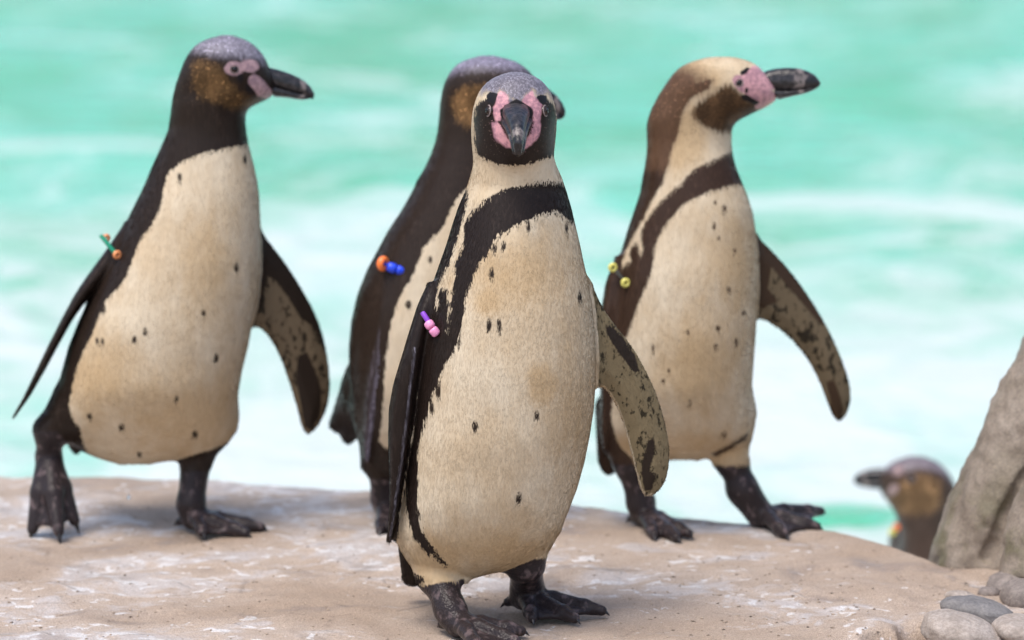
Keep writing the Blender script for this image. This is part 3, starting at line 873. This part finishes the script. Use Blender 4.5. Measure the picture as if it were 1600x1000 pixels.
def paint1(V, px, gs, mm):
    A = base_attrs(len(V)); b = V[:, 1]; bc = up1(px[:, 1])
    back = (b - bc - .045) * 1000
    fl2 = (gs['torso'] - gs['flipper2']) * 1000
    tail = (np.minimum(gs['torso'], gs['thigh']) - gs['tail']) * 1000
    A['dark'] = np.maximum.reduce([poly_sdf(P1_DARK, px) * mm + 1.5, back, fl2, tail])
    A['cheek'] = poly_sdf(smooth_poly(P1_CHEEK), px) * mm
    A['crown_sheen'] = poly_sdf(P1_CROWN, px) * mm
    A['pink'] = union(px, [smooth_poly(p, 1) for p in P1_PINK]) * mm
    A['black'] = union(px, P1_BLK) * mm
    ot = np.minimum(gs['torso'], gs['thigh']); fl = (ot - gs['flipper']) * 1000
    A['wing'] = np.minimum(fl, (b_rf1(px[:, 0], px[:, 1]) - b) * 1000 + 3)
    A['dark'] = np.where((fl > 0) & (A['wing'] < 0), 10, A['dark'])
    A['spot'] = np.where((b < bc + .03) | (fl > 0), np.maximum(ells(px, P1_SPOT), np.where(fl > 0, union(px, P1_WD), -30)) * mm, -30)
    th = (gs['torso'] - gs['thigh']) * 1000 + 2
    A['dark'] = np.maximum(A['dark'], np.minimum(th, (px[:, 1] - np.where(px[:, 0] < 200, 655, 690)) * mm))
    A['leg'] = np.minimum((np.minimum(gs['torso'], gs['tail']) - gs['leg']) * 1000 + 3, (px[:, 1] - np.where(px[:, 0] < 200, 672, 738)) * mm)
    A['stain'] = ells(px, [(300,640,110,60),(150,600,50,70),(330,420,40,90)]) * mm * .3
    return A
B.paint = paint1
B.build('plumage dark throated', layers(dark=(.023, .015, .011), cheek=(.135, .075, .030), crown_sheen=(.17, .158, .195), wing=(.19, .14, .085), drag=3.4, crown_soft=9, pink=(.50, .33, .335)), face=(fr1.L(425, 125, up1(125)), 160, 215))
bd = B.depth(412, 125)
B.side_beak([(403,99),(420,100),(436,104),(452,109),(466,115),(478,122),(487,131),(493,142)], [(410,122),(424,129),(440,135),(454,139),(466,142),(476,144),(484,147),(491,150)], [(430,147),(438,147.5),(446,148),(455,149),(464,150.5),(472,151.5),(479,151),(486,149.5)], [.0130, .0125, .0115, .0105, .0095, .008, .0055, .002], up1(120) - .012, pale=(.62, .80))
B.eye(367, 103, .0055, axis=(.1, -1, .05))
M_GRN, M_ORG = bead_mat('green plastic', (.01, .28, .16)), bead_mat('orange plastic', (.85, .32, .12))
db = B.depth(176, 392) - .004
band = B.rod('flipper_band', fr1.L(157, 366, db - .004), fr1.L(181, 396, db - .008), .0027, M_GRN)
B.ring_bead('bead', fr1.L(183, 397, db - .009), (.5, -.8, -.3), .0036, .0021, M_ORG, band)
B.ring_bead('bead', fr1.L(166, 371, db + .002), (.5, -.8, -.3), .0036, .0021, M_ORG, band)

# ---- the bird on the right, head turned aside
fr4 = Frame(1080, 826); up4 = fr4.up
B = Bird(fr4, 'penguin', 'brown-headed penguin with pale eyebrow stripe and yellow flipper beads, beak raised sideways', h=.0021)
B.add(rows_solid(fr4, [(87,1105,1150),(90,1090,1166),(95,1075,1178),(105,1058,1190),(120,1046,1202),(135,1036,1212),(147,1028,1216),(156,1024,1212),(164,1019,1198),(172,1016,1180),(180,1013,1163),(188,1011,1150),(198,1010,1144),(220,1011,1143),(240,1010,1145),(260,1007,1150),(280,1003,1158),(300,1000,1166),(330,990,1176),(360,980,1181),(400,968,1183),(440,958,1184),(480,952,1183),(520,948,1181),(560,945,1178),(600,943,1175),(640,944,1172),(665,952,1168),(685,968,1160),(700,990,1145),(710,1012,1120),(718,1040,1090)],
    [(87,.012),(92,.024),(105,.037),(130,.043),(160,.042),(190,.041),(220,.044),(270,.056),(340,.074),(440,.092),(540,.098),(620,.094),(680,.070),(705,.045),(718,.014)],
    [(87,-.01),(140,-.012),(230,-.004),(400,0),(718,0)], sig=4))
rf4 = [(1175,360),(1185,370),(1203,387),(1242,430),(1282,490),(1307,540),(1326,590),(1330,622),(1324,645),(1312,659),(1300,650),(1290,620),(1270,572),(1240,532),(1210,507),(1180,492),(1160,470),(1160,390)]
b_rf4 = lambda x, y: up4(y) + .03 + (x - 1180) * .0002
B.add(plate(fr4, rf4, b_rf4, .0085, .003, .016, 'flipper'))
B.add(rows_solid(fr4, [(400,962,985),(440,946,975),(490,938,966),(540,935,960),(600,938,956),(660,941,950),(700,944,948)], [(400,.016),(500,.032),(600,.028),(700,.006)], [(400,-.02),(700,-.03)], n=2.4, sig=5, k=.010, g='flipper2'))
B.add(rcone(fr4.L(968, 640, up4(640) + .075), .024, fr4.L(952, 730, up4(730) + .09), .009, .02, 'tail'), rcone(fr4.L(955, 640, up4(640) + .075), .018, fr4.L(946, 715, up4(715) + .09), .007, .02, 'tail'))
B.add(rcone(fr4.L(1130, 655, up4(655) + .01), .036, fr4.L(1142, 715, up4(715) + .005), .020, .03, 'thigh'))
a4 = fr4.L(1160, 765, up4(765) + .0)
B.add(rcone(fr4.L(1142, 712, up4(712) + .005), .0195, a4, .017, .012), rcone(a4, .017, B.g(1188, 826, .018), .0145, .012))
B.foot(a4, (1188, 826), [(1226, 843), (1276, 832), (1282, 808)], hind=None, hz=.018)
B.add(rcone(fr4.L(985, 660, up4(660) + .0), .034, fr4.L(985, 722, up4(722) - .0), .021, .03, 'thigh'))
B.add(rcone(fr4.L(985, 720, up4(720)), .0195, B.g(1001, 824, .034), .0165, .012))
B.foot(B.g(1001, 824, .03), (1004, 822), [(1022, 846), (1058, 849), (1076, 843)], hind=(986, 818))
c6 = lambda pts: crop(pts, 900, 60, .4)
P4_BROWN = c6([(240,460),(240,250),(330,120),(400,140),(470,165),(540,150),(520,185),(450,225),(410,290),(400,360),(370,430),(352,510),(340,560),(300,620),(262,700),(215,780),(190,840),(170,900),(60,1100),(-100,1100),(-100,460)])
P4_CHEEK = c6([(462,292),(478,262),(540,222),(600,180),(625,205),(655,235),(715,268),(650,325),(600,352),(550,348),(500,322)])
P4_PINK = [(1170,105),(1180,96),(1216,98),(1218,120),(1216,136),(1202,136),(1212,144),(1223,151),(1202,161),(1184,168),(1179,165),(1184,157),(1172,150),(1160,141),(1148,131),(1143,121),(1152,115),(1164,112)]
P4_BLK = [c6(p) for p in ([(640,125),(668,104),(682,108),(668,128),(648,138)], [(645,215),(665,210),(700,232),(718,240),(705,256),(680,244),(655,235)], [(662,185),(674,185),(672,208),(660,205)])]
P4_BAND = c6([(640,440),(600,455),(560,475),(500,500),(450,530),(420,570),(370,610),(330,650),(290,700),(262,750),(258,790),(266,830),(250,870),(235,810),(215,830),(220,880),(180,900),(130,960),(60,1100),(-60,1500),(130,1500),(150,1300),(190,1180),(215,1110),(240,1040),(275,960),(295,900),(300,850),(310,790),(340,740),(390,680),(430,640),(470,620),(520,600),(580,580),(660,565)])
P4_SPOT = [(x, y, 2.6 + (x * 7 % 5) * .35, 3.6 + (y * 3 % 7) * .4) for x, y in ((1139,451),(1075,519),(1122,512),(1151,534),(1119,539),(1162,488),(1020,543),(1045,579),(1036,595),(1078,628),(1132,678),(1118,315),(1123,371),(1148,390),(1116,352),(1132,324))]
P4_WD = [[(1165,355),(1203,384),(1243,428),(1272,470),(1290,508),(1280,505),(1258,478),(1225,440),(1205,415),(1200,450),(1215,470),(1195,480),(1165,480)], [(1291,596),(1303,592),(1310,610),(1318,640),(1312,655),(1300,645),(1296,620)]]
def paint4(V, px, gs, mm):
    A = base_attrs(len(V)); b = V[:, 1]; bc = up4(px[:, 1])
    back = (b - bc - .045) * 1000; back = np.where(px[:, 1] < 240, -30, back)
    fl2 = (gs['torso'] - gs['flipper2']) * 1000
    tail = (np.minimum(gs['torso'], gs['thigh']) - gs['tail']) * 1000
    A['dark'] = np.maximum.reduce([poly_sdf(P4_BROWN, px) * mm, poly_sdf(P4_BAND, px + [0, 4]) * mm + 1.6, back, fl2, tail])
    A['cheek'] = poly_sdf(smooth_poly(P4_CHEEK), px) * mm + 4.5
    A['crown_sheen'] = np.maximum(np.minimum(poly_sdf(P4_BROWN, px), 262 - px[:, 1]) * mm, ells(px, [(1066,124,52,34)]) * mm * .5 - 4)  # own brown of the head, no painted sheen here
    A['pink'] = poly_sdf(smooth_poly(P4_PINK, 1), px) * mm
    A['black'] = union(px, P4_BLK) * mm
    ot = np.minimum(gs['torso'], gs['thigh']); fl = (ot - gs['flipper']) * 1000
    A['wing'] = np.minimum(fl, (b_rf4(px[:, 0], px[:, 1]) - b) * 1000 + 3)
    A['dark'] = np.where((fl > 0) & (A['wing'] < 0), 10, A['dark'])
    A['spot'] = np.where((b < bc + .03) | (fl > 0), np.maximum(ells(px, P4_SPOT), np.where(fl > 0, union(px, P4_WD), -30)) * mm, -30)
    ln = poly_sdf([(1172,672),(1168,684),(1140,702),(1118,714),(1112,708),(1136,696),(1160,682)], px) * mm
    A['dark'] = np.maximum(A['dark'], np.where(b < bc + .02, ln, -30))
    A['leg'] = np.minimum((np.minimum(gs['torso'], gs['tail']) - gs['leg']) * 1000 + 3, (px[:, 1] - 726) * mm)
    A['stain'] = np.maximum(ells(px, [(1100,560,60,90),(1150,420,30,90),(1095,690,60,30)]) * mm * .3, ells(px, [(1085,115,50,26),(1065,215,40,55),(1142,722,36,36),(985,715,40,40)]) * mm * .8)
    return A
B.paint = paint4
B.build('plumage brown headed', layers(dark=(.045, .025, .016), cheek=(.10, .055, .026), crown_sheen=(.11, .060, .034), wing=(.18, .135, .08), drag=3.4, dsoft=2.0, crown_soft=7, ckind='dark', pink=(.64, .35, .36), cheek_soft=5.0, spot=(.06, .035, .02)), face=(fr4.L(1208, 130, up4(130)), 185, 235))
B.side_beak([(1183,119),(1196,108),(1212,104),(1230,102.5),(1248,103.5),(1263,108),(1275,115),(1283,126)], [(1196,133),(1208,138),(1220,140),(1235,140.5),(1248,140),(1260,138),(1271,135),(1281,132)], [(1218,153),(1226,151),(1234,149),(1243,147),(1252,145),(1261,142.5),(1269,139.5),(1276,136)], [.0135, .013, .012, .0115, .0105, .009, .0065, .0025], up4(128) - .012, pale=(.5, .70))
B.eye(1155, 126, .0048, axis=(.1, -1, .05))
M_YEL = bead_mat('yellow plastic', (.72, .66, .16))
db = B.depth(972, 436) - .005
band = B.rod('flipper_band', fr4.L(956, 415, db - .001), fr4.L(977, 440, db - .004), .0022, bead_mat('dull strap', (.05, .05, .04)))
B.ring_bead('bead', fr4.L(977, 441, db - .007), (.4, -.85, -.2), .0038, .0024, M_YEL, band)
B.ring_bead('bead', fr4.L(957, 417, db - .003), (.4, -.85, -.2), .0038, .0024, M_YEL, band)

# ---- the bird half hidden behind the front one
fr2 = Frame(700, 820); up2 = fr2.up
B = Bird(fr2, 'penguin', 'penguin partly hidden, with orange and blue flipper band, looking past the forward-facing penguin', h=.0026)
B.add(rows_solid(fr2, [(84,750,775),(87,735,792),(95,716,812),(110,703,830),(125,695,840),(140,691,850),(150,689,855),(165,687,858),(180,686,850),(190,685,830),(200,684,812),(220,680,806),(240,673,808),(260,664,812),(280,652,815),(300,643,818),(330,626,822),(360,606,826),(390,590,828),(420,574,829),(460,558,828),(500,549,825),(540,545,820),(580,545,814),(620,550,806),(655,562,796),(685,580,780),(705,610,755),(718,650,715)],
    [(84,.008),(90,.02),(105,.036),(130,.044),(170,.044),(200,.044),(260,.056),(330,.072),(420,.088),(520,.098),(620,.096),(680,.07),(718,.015)], [(84,-.01),(140,-.012),(230,-.004),(400,0),(718,0)], sig=4))
B.add(rows_solid(fr2, [(400,606,640),(430,600,632),(470,594,618),(520,586,607),(580,577,597),(640,571,588),(690,570,580),(718,571,575)], [(400,.014),(480,.024),(600,.026),(718,.006)], [(400,-.035),(480,-.05),(600,-.05),(718,-.035)], n=2.4, sig=5, k=.008, g='flipper2'))
B.add(rcone(fr2.L(580, 600, up2(600) + .055), .034, fr2.L(522, 662, up2(662) + .09), .007, .03, 'tail'), rcone(fr2.L(580, 620, up2(620) + .055), .03, fr2.L(545, 685, up2(685) + .085), .007, .03, 'tail'))
B.add(rcone(fr2.L(600, 665, up2(665)), .034, fr2.L(595, 722, up2(722)), .020, .03, 'thigh'), rcone(fr2.L(595, 720, up2(720)), .0185, B.g(602, 815, .03), .016, .012))
B.foot(B.g(602, 815, .03), (603, 812), [(594, 838), (618, 840), (640, 832)], hind=None)
B.add(rcone(fr2.L(745, 660, up2(660) + .01), .034, fr2.L(742, 722, up2(722) + .01), .020, .03, 'thigh'), rcone(fr2.L(742, 720, up2(720) + .01), .0185, B.g(742, 815, .03), .016, .012))
B.foot(B.g(742, 815, .03), (743, 812), [(750, 838), (778, 836), (796, 826)], hind=None)
P2_BELLY = [(720,300),(705,324),(693,352),(662,385),(650,414),(640,438),(625,463),(612,500),(602,560),(598,640),(592,690),(640,740),(800,740),(830,600),(835,400),(815,290),(760,270)]
P2_CHEEK = [(707,152),(720,133),(745,128),(775,132),(800,150),(795,185),(760,198),(730,196),(716,190),(708,172)]
P2_CROWN = [(690,118),(705,112),(730,106),(770,104),(820,108),(860,112),(860,60),(690,60)]
def paint2(V, px, gs, mm):
    A = base_attrs(len(V)); b = V[:, 1]; bc = up2(px[:, 1])
    fl2 = (gs['torso'] - gs['flipper2']) * 1000
    tail = (np.minimum(gs['torso'], gs['thigh']) - gs['tail']) * 1000
    A['dark'] = np.maximum.reduce([-poly_sdf(P2_BELLY, px) * mm, (b - bc - .045) * 1000, fl2, tail])
    A['cheek'] = poly_sdf(smooth_poly(P2_CHEEK), px) * mm
    A['crown_sheen'] = poly_sdf(P2_CROWN, px) * mm
    sheen_x = np.interp(px[:, 1], [440, 520, 580, 640, 715], [612, 600, 591, 582, 574])
    A['crown_sheen'] = np.where((gs['flipper2'] < .002) & (px[:, 1] > 440), np.maximum((2.2 - np.abs(px[:, 0] - sheen_x)) * mm * 2.2, -5), A['crown_sheen'])  # highlight line painted down the flipper, rest slightly greyed
    A['pink'] = poly_sdf([(790,128),(830,128),(850,150),(850,180),(825,182),(805,160)], px) * mm
    A['spot'] = np.where(b < bc, ells(px, [(672,405,4,6),(638,475,5,7)]) * mm, -30)
    A['leg'] = np.minimum((np.minimum(gs['torso'], gs['tail']) - gs['leg']) * 1000 + 3, (px[:, 1] - 748) * mm)
    A['dark'] = np.maximum(A['dark'], np.minimum((gs['torso'] - gs['thigh']) * 1000 + 2, (px[:, 1] - 700) * mm))
    return A
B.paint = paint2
B.build('plumage brown back', layers(dark=(.028, .018, .013), cheek=(.20, .11, .045), crown_sheen=(.17, .155, .205), crown_soft=9, drag=4.0), nf=32000, face=(fr2.L(850, 160, up2(160)), 185, 235))
B.side_beak([(828,122),(845,128),(860,137),(872,147),(880,158),(885,170)], [(835,152),(848,160),(860,167),(870,173),(877,177),(883,179)], [(850,185),(856,186),(863,186),(870,185),(876,184),(881,182)], [.0125, .0115, .0105, .009, .006, .002], up2(155) - .012)
B.eye(812, 140, .0052, axis=(.1, -1, .05))
M_BLU = bead_mat('blue plastic', (.02, .07, .75)); M_OR2 = bead_mat('bright orange plastic', (.95, .22, .05))
db = B.depth(605, 414) - .005
band = B.rod('flipper_band', fr2.L(598, 411, db - .003), fr2.L(630, 421, db - .003), .003, M_BLU)
B.ring_bead('bead', fr2.L(598, 411, db - .006), (.8, -.5, -.2), .0062, .0036, M_OR2, band)
B.rod('bead', fr2.L(605, 415, db - .005), fr2.L(619, 420, db - .006), .0064, M_BLU, band)
B.rod('bead', fr2.L(619, 420, db - .006), fr2.L(632, 423, db - .004), .0060, M_BLU, band)

# ---- the swimmer beyond the bank
o5 = at_y(1438, 856, 5.7)
fr5 = Frame(1438, 856, origin=o5); up5 = fr5.up
B = Bird(fr5, 'penguin', 'penguin in the pool beyond the bank, only its head showing beside the boulder', h=.003, group='penguins in the pool')
B.add(rows_solid(fr5, [(713,1420,1442),(716,1406,1456),(722,1394,1466),(735,1379,1479),(750,1373,1489),(765,1374,1494),(775,1380,1496),(785,1388,1495),(795,1395,1493),(810,1402,1490),(830,1408,1488),(850,1409,1490),(880,1400,1510),(920,1390,1540)],
    [(713,.008),(720,.026),(740,.040),(770,.044),(800,.042),(850,.046),(920,.07)], [(713,-.005),(920,0)], sig=4))
B.add(ellipsoid(fr5.L(1550, 850, .12), (.16, .13, .095), .05))
def paint5(V, px, gs, mm):
    A = base_attrs(len(V)); b = V[:, 1]; bc = up5(px[:, 1])
    A['dark'] = 25 + 0 * b
    A['cheek'] = poly_sdf(smooth_poly([(1380,770),(1410,752),(1440,738),(1468,748),(1472,775),(1462,800),(1430,806),(1400,802)]), px) * mm
    A['crown_sheen'] = poly_sdf([(1370,735),(1400,738),(1440,732),(1470,738),(1490,755),(1530,760),(1560,700),(1360,690)], px) * mm
    A['pink'] = union(px, [[(1394,736),(1402,727),(1412,730),(1408,742),(1398,744)], [(1384,768),(1394,756),(1406,758),(1402,772),(1390,778)]]) * mm
    A['black'] = ells(px, [(1424,748,6,5)]) * mm
    return A
B.paint = paint5
B.build('plumage wet', layers(dark=(.065, .042, .032), cheek=(.27, .155, .075), crown_sheen=(.15, .125, .14), pink=(.40, .28, .26), cheek_soft=8), nf=9000, fl=.010, face=(fr5.L(1380, 755, up5(755)), 790, 830))
B.side_beak([(1390,733),(1376,732),(1362,733),(1350,736),(1340,741),(1334,748)], [(1388,750),(1374,752),(1362,753),(1351,754),(1342,755),(1335,755)], [(1390,765),(1378,765),(1366,764),(1356,763),(1347,761),(1339,758)], [.0125, .0115, .0105, .009, .006, .002], up5(750) - .008)
B.eye(1424, 748, .0055, axis=(-.1, -1, .05))
band = B.ring_bead('flipper_band', fr5.L(1401, 824, -.05), (.5, -.8, .1), .0036, .0022, M_OR2)
B.ring_bead('bead', fr5.L(1394, 832, -.052), (.5, -.8, .1), .0036, .0022, M_YEL, band)

# ------------------------------------------------------------------ boulders and pebbles
def stone_mat(name, c1, c2, moss=0.0, sc=1.0, rough=.75):
    t = NT(name)
    big = t.noise(t.coord((9 * sc, 9 * sc, 9 * sc)), 1, 5, .62, .4); fine = t.noise(t.coord((260, 260, 260)), 1, 4, .7)
    col = t.mix(t.step(big, .3, .7), c1, c2)
    if moss:
        g = t.node('ShaderNodeSeparateXYZ'); t.link(t.coord(), g.inputs[0])
        m = t.math('MULTIPLY', t.step(t.noise(t.coord((16, 16, 16)), 1, 4, .6), .45, .62), t.step(g.outputs['Z'], .02, .16, 1, .12))
        col = t.mix(t.math('MULTIPLY', m, moss), col, (0.13, 0.12, 0.06))
    col = t.mix(1.0, col, t.step(fine, .28, .72, .78, 1.18), 'MULTIPLY')
    t.link(col, t.b.inputs['Base Color']); t.b.inputs['Roughness'].default_value = rough
    t.link(t.bump(t.math('ADD', big, t.math('MULTIPLY', fine, .35)), .6, .006), t.b.inputs['Normal'])
    return t.m
def boulder(name, label, anchor, rows, depth, off, h, mat, amp=.006, sc=14, groove=None):
    f = Frame(*anchor)
    p = rows_solid(f, rows, depth, off, n=2.8, sig=7)
    if groove:
        f0 = p.f; pts = [np.array(q) for q in groove]
        bs = np.linspace(-.5, .5, 1500)
        def surf(x, y):
            k = f.s * (1 + bs / f.d); d = f0(np.stack([(x - f.px) * k, bs, (f.py - y) * k], 1))
            return bs[np.nonzero(d < 0)[0][0]]
        pts = [f.L(x, y, surf(x, y) + b) for x, y, b in pts]
        cut = [rcone(pts[i], .007, pts[i + 1], .010).f for i in range(len(pts) - 1)]
        p.f = lambda P: -smin(-f0(P), np.minimum.reduce([c(P) for c in cut]), .006)
    V, Q = mesh_sdf([p], h)
    c = V.mean(0); dr = V - c; dr /= np.linalg.norm(dr, axis=1)[:, None]
    V = V - dr * (np.maximum(0, .25 - np.abs(fbm(V * sc * .7 + 2, 3)))[:, None] * amp * 1.0) + dr * (fbm(V * sc, 4)[:, None] * amp + fbm(V * sc * 5 + 5, 3)[:, None] * amp * .25)
    o = obj(name, make_mesh(name, V @ f.M.T, Q), mat, loc=f.o)
    tag(o, label, 'boulder', 'boulders at the pool edge'); return o
M_ROCK = stone_mat('brown grey boulder', (0.21, 0.168, 0.13), (0.34, 0.285, 0.23), .75)
boulder('boulder', 'tall grey-brown boulder leaning up beside the swimming penguin', (1620, 880), [(455,1650,1740),(480,1628,1770),(520,1602,1800),(600,1562,1830),(680,1528,1850),(750,1500,1865),(820,1475,1880),(862,1461,1890),(900,1452,1900)], [(455,.04),(520,.10),(700,.15),(900,.17)], [(455,.10),(900,.12)], .0045, M_ROCK, amp=.009, groove=[(1640,690,.002),(1600,750,.004),(1572,805,.006),(1545,868,.006)])
boulder('boulder', 'smaller boulder in front of the tall one, above the pebbles', (1660, 892), [(690,1640,1700),(720,1618,1740),(760,1600,1770),(800,1584,1790),(840,1570,1800),(880,1560,1810),(905,1556,1810)], [(690,.02),(760,.045),(905,.06)], [(690,-.05),(905,-.055)], .004, M_ROCK)
def pebble(label, px, py, rx, ry, rz, rot, tilt, mat, seed):
    n, m = 26, 16; V = []; Q = []
    for i in range(m + 1):
        th = math.pi * i / m
        for j in range(n):
            ph = 2 * math.pi * j / n
            V.append((math.sin(th) * math.cos(ph), math.sin(th) * math.sin(ph), math.cos(th)))
    for i in range(m):
        for j in range(n): Q.append((i*n+j, (i+1)*n+j, (i+1)*n+(j+1)%n, i*n+(j+1)%n))
    V = np.array(V); V = np.sign(V) * np.abs(V) ** .92
    V *= (1 + .10 * fbm(V * 1.3 + seed, 3))[:, None]
    V *= [rx, ry, rz]
    M = np.array(Matrix.Rotation(rot, 3, 'Z') @ Matrix.Rotation(tilt, 3, 'Y'))
    p = on_ground(px, py); p[2] = float(ground_z(p[:1], p[1:2])[0]) + rz * .35
    o = obj('pebble', make_mesh('pebble', V @ M.T, np.array(Q)), mat, loc=p)
    tag(o, label, 'pebble', 'pebbles below the boulders'); return o
S1 = stone_mat('slate grey pebble', (0.15, 0.142, 0.14), (0.23, 0.215, 0.205), 0, 6, .6)
S2 = stone_mat('pale beige pebble', (0.31, 0.26, 0.22), (0.43, 0.37, 0.325), 0, 6)
S3 = stone_mat('taupe pebble', (0.19, 0.158, 0.138), (0.29, 0.245, 0.215), 0, 6, .65)
pebble('flat slate grey oval pebble', 1528, 972, .043, .030, .017, -.35, .16, S1, 1)
pebble('large pale beige pebble under the slate grey one, cut by the frame', 1500, 1000, .046, .040, .020, -.5, .2, S2, 5)
pebble('smooth taupe pebble nestling against the small boulder', 1582, 915, .033, .026, .015, .2, -.1, S3, 9)
pebble('round grey-brown pebble right of the slate grey one', 1600, 945, .027, .03, .021, .4, .05, S3, 13)
pebble('pale pebble wedged between slate grey and grey-brown pebbles', 1600, 1000, .035, .035, .016, .1, .1, S2, 17)
pebble('small tan pebble behind the slate grey one', 1500, 938, .018, .012, .006, -.2, .05, S2, 21)
pebble('small sunken tan pebble below the taupe one', 1545, 930, .014, .010, .007, .3, 0, S3, 25)

# loose crumbs and scraps on the bank
def crumbs():
    V, Q = [], []
    for i in range(900):
        if i < 120: px, py = random.uniform(1050, 1600), random.uniform(900, 1000)
        else: px, py = random.uniform(-40, 1640), random.uniform(790, 1003)
        p = on_ground(px, py); s = random.uniform(.0007, .0024); z = float(ground_z(p[:1], p[1:2])[0])
        k = len(V); a = random.uniform(0, 6.3); e = random.uniform(.6, 1.8)
        for x, y, w in ((1,0,0),(0,1,0),(-1,0,0),(0,-1,0),(0,0,1),(0,0,-1)):
            x, y = x * e, y
            V.append((p[0] + s * (x * math.cos(a) - y * math.sin(a)), p[1] + s * (x * math.sin(a) + y * math.cos(a)), z + s * .5 * w + s * .25))
        for t in ((0,1,4),(1,2,4),(2,3,4),(3,0,4),(1,0,5),(2,1,5),(3,2,5),(0,3,5)): Q.append([k + q for q in t])
    return np.array(V), np.array(Q)
v, q = crumbs()
tag(obj('grit', make_mesh('grit', v, q, False), plain('grit', (.36, .28, .21), .8, .6, scale=90)), 'loose grit scattered over the sandy bank', 'grit', kind='stuff')

# a drop falling from the striding bird's belly
n, m = 16, 12; V = []; Q = []
for i in range(m + 1):
    th = math.pi * i / m; r = math.sin(th) * (1 - .45 * math.cos(th)) * .0022
    for j in range(n): V.append((r * math.cos(2 * math.pi * j / n), r * math.sin(2 * math.pi * j / n), .0036 * math.cos(th)))
for i in range(m):
    for j in range(n): Q.append((i*n+j, (i+1)*n+j, (i+1)*n+(j+1)%n, i*n+(j+1)%n))
wd = NT('water drop'); wd.b.inputs['Base Color'].default_value = (.9, .95, 1, 1); wd.b.inputs['Roughness'].default_value = .05; wd.b.inputs['Transmission Weight'].default_value = .7; wd.b.inputs['IOR'].default_value = 1.33
tag(obj('water_drop', make_mesh('water_drop', np.array(V), np.array(Q)), wd.m, loc=at_y(201, 776, fr1.o[1] - .02)), 'bright water drop falling below the striding penguin', 'water drop')
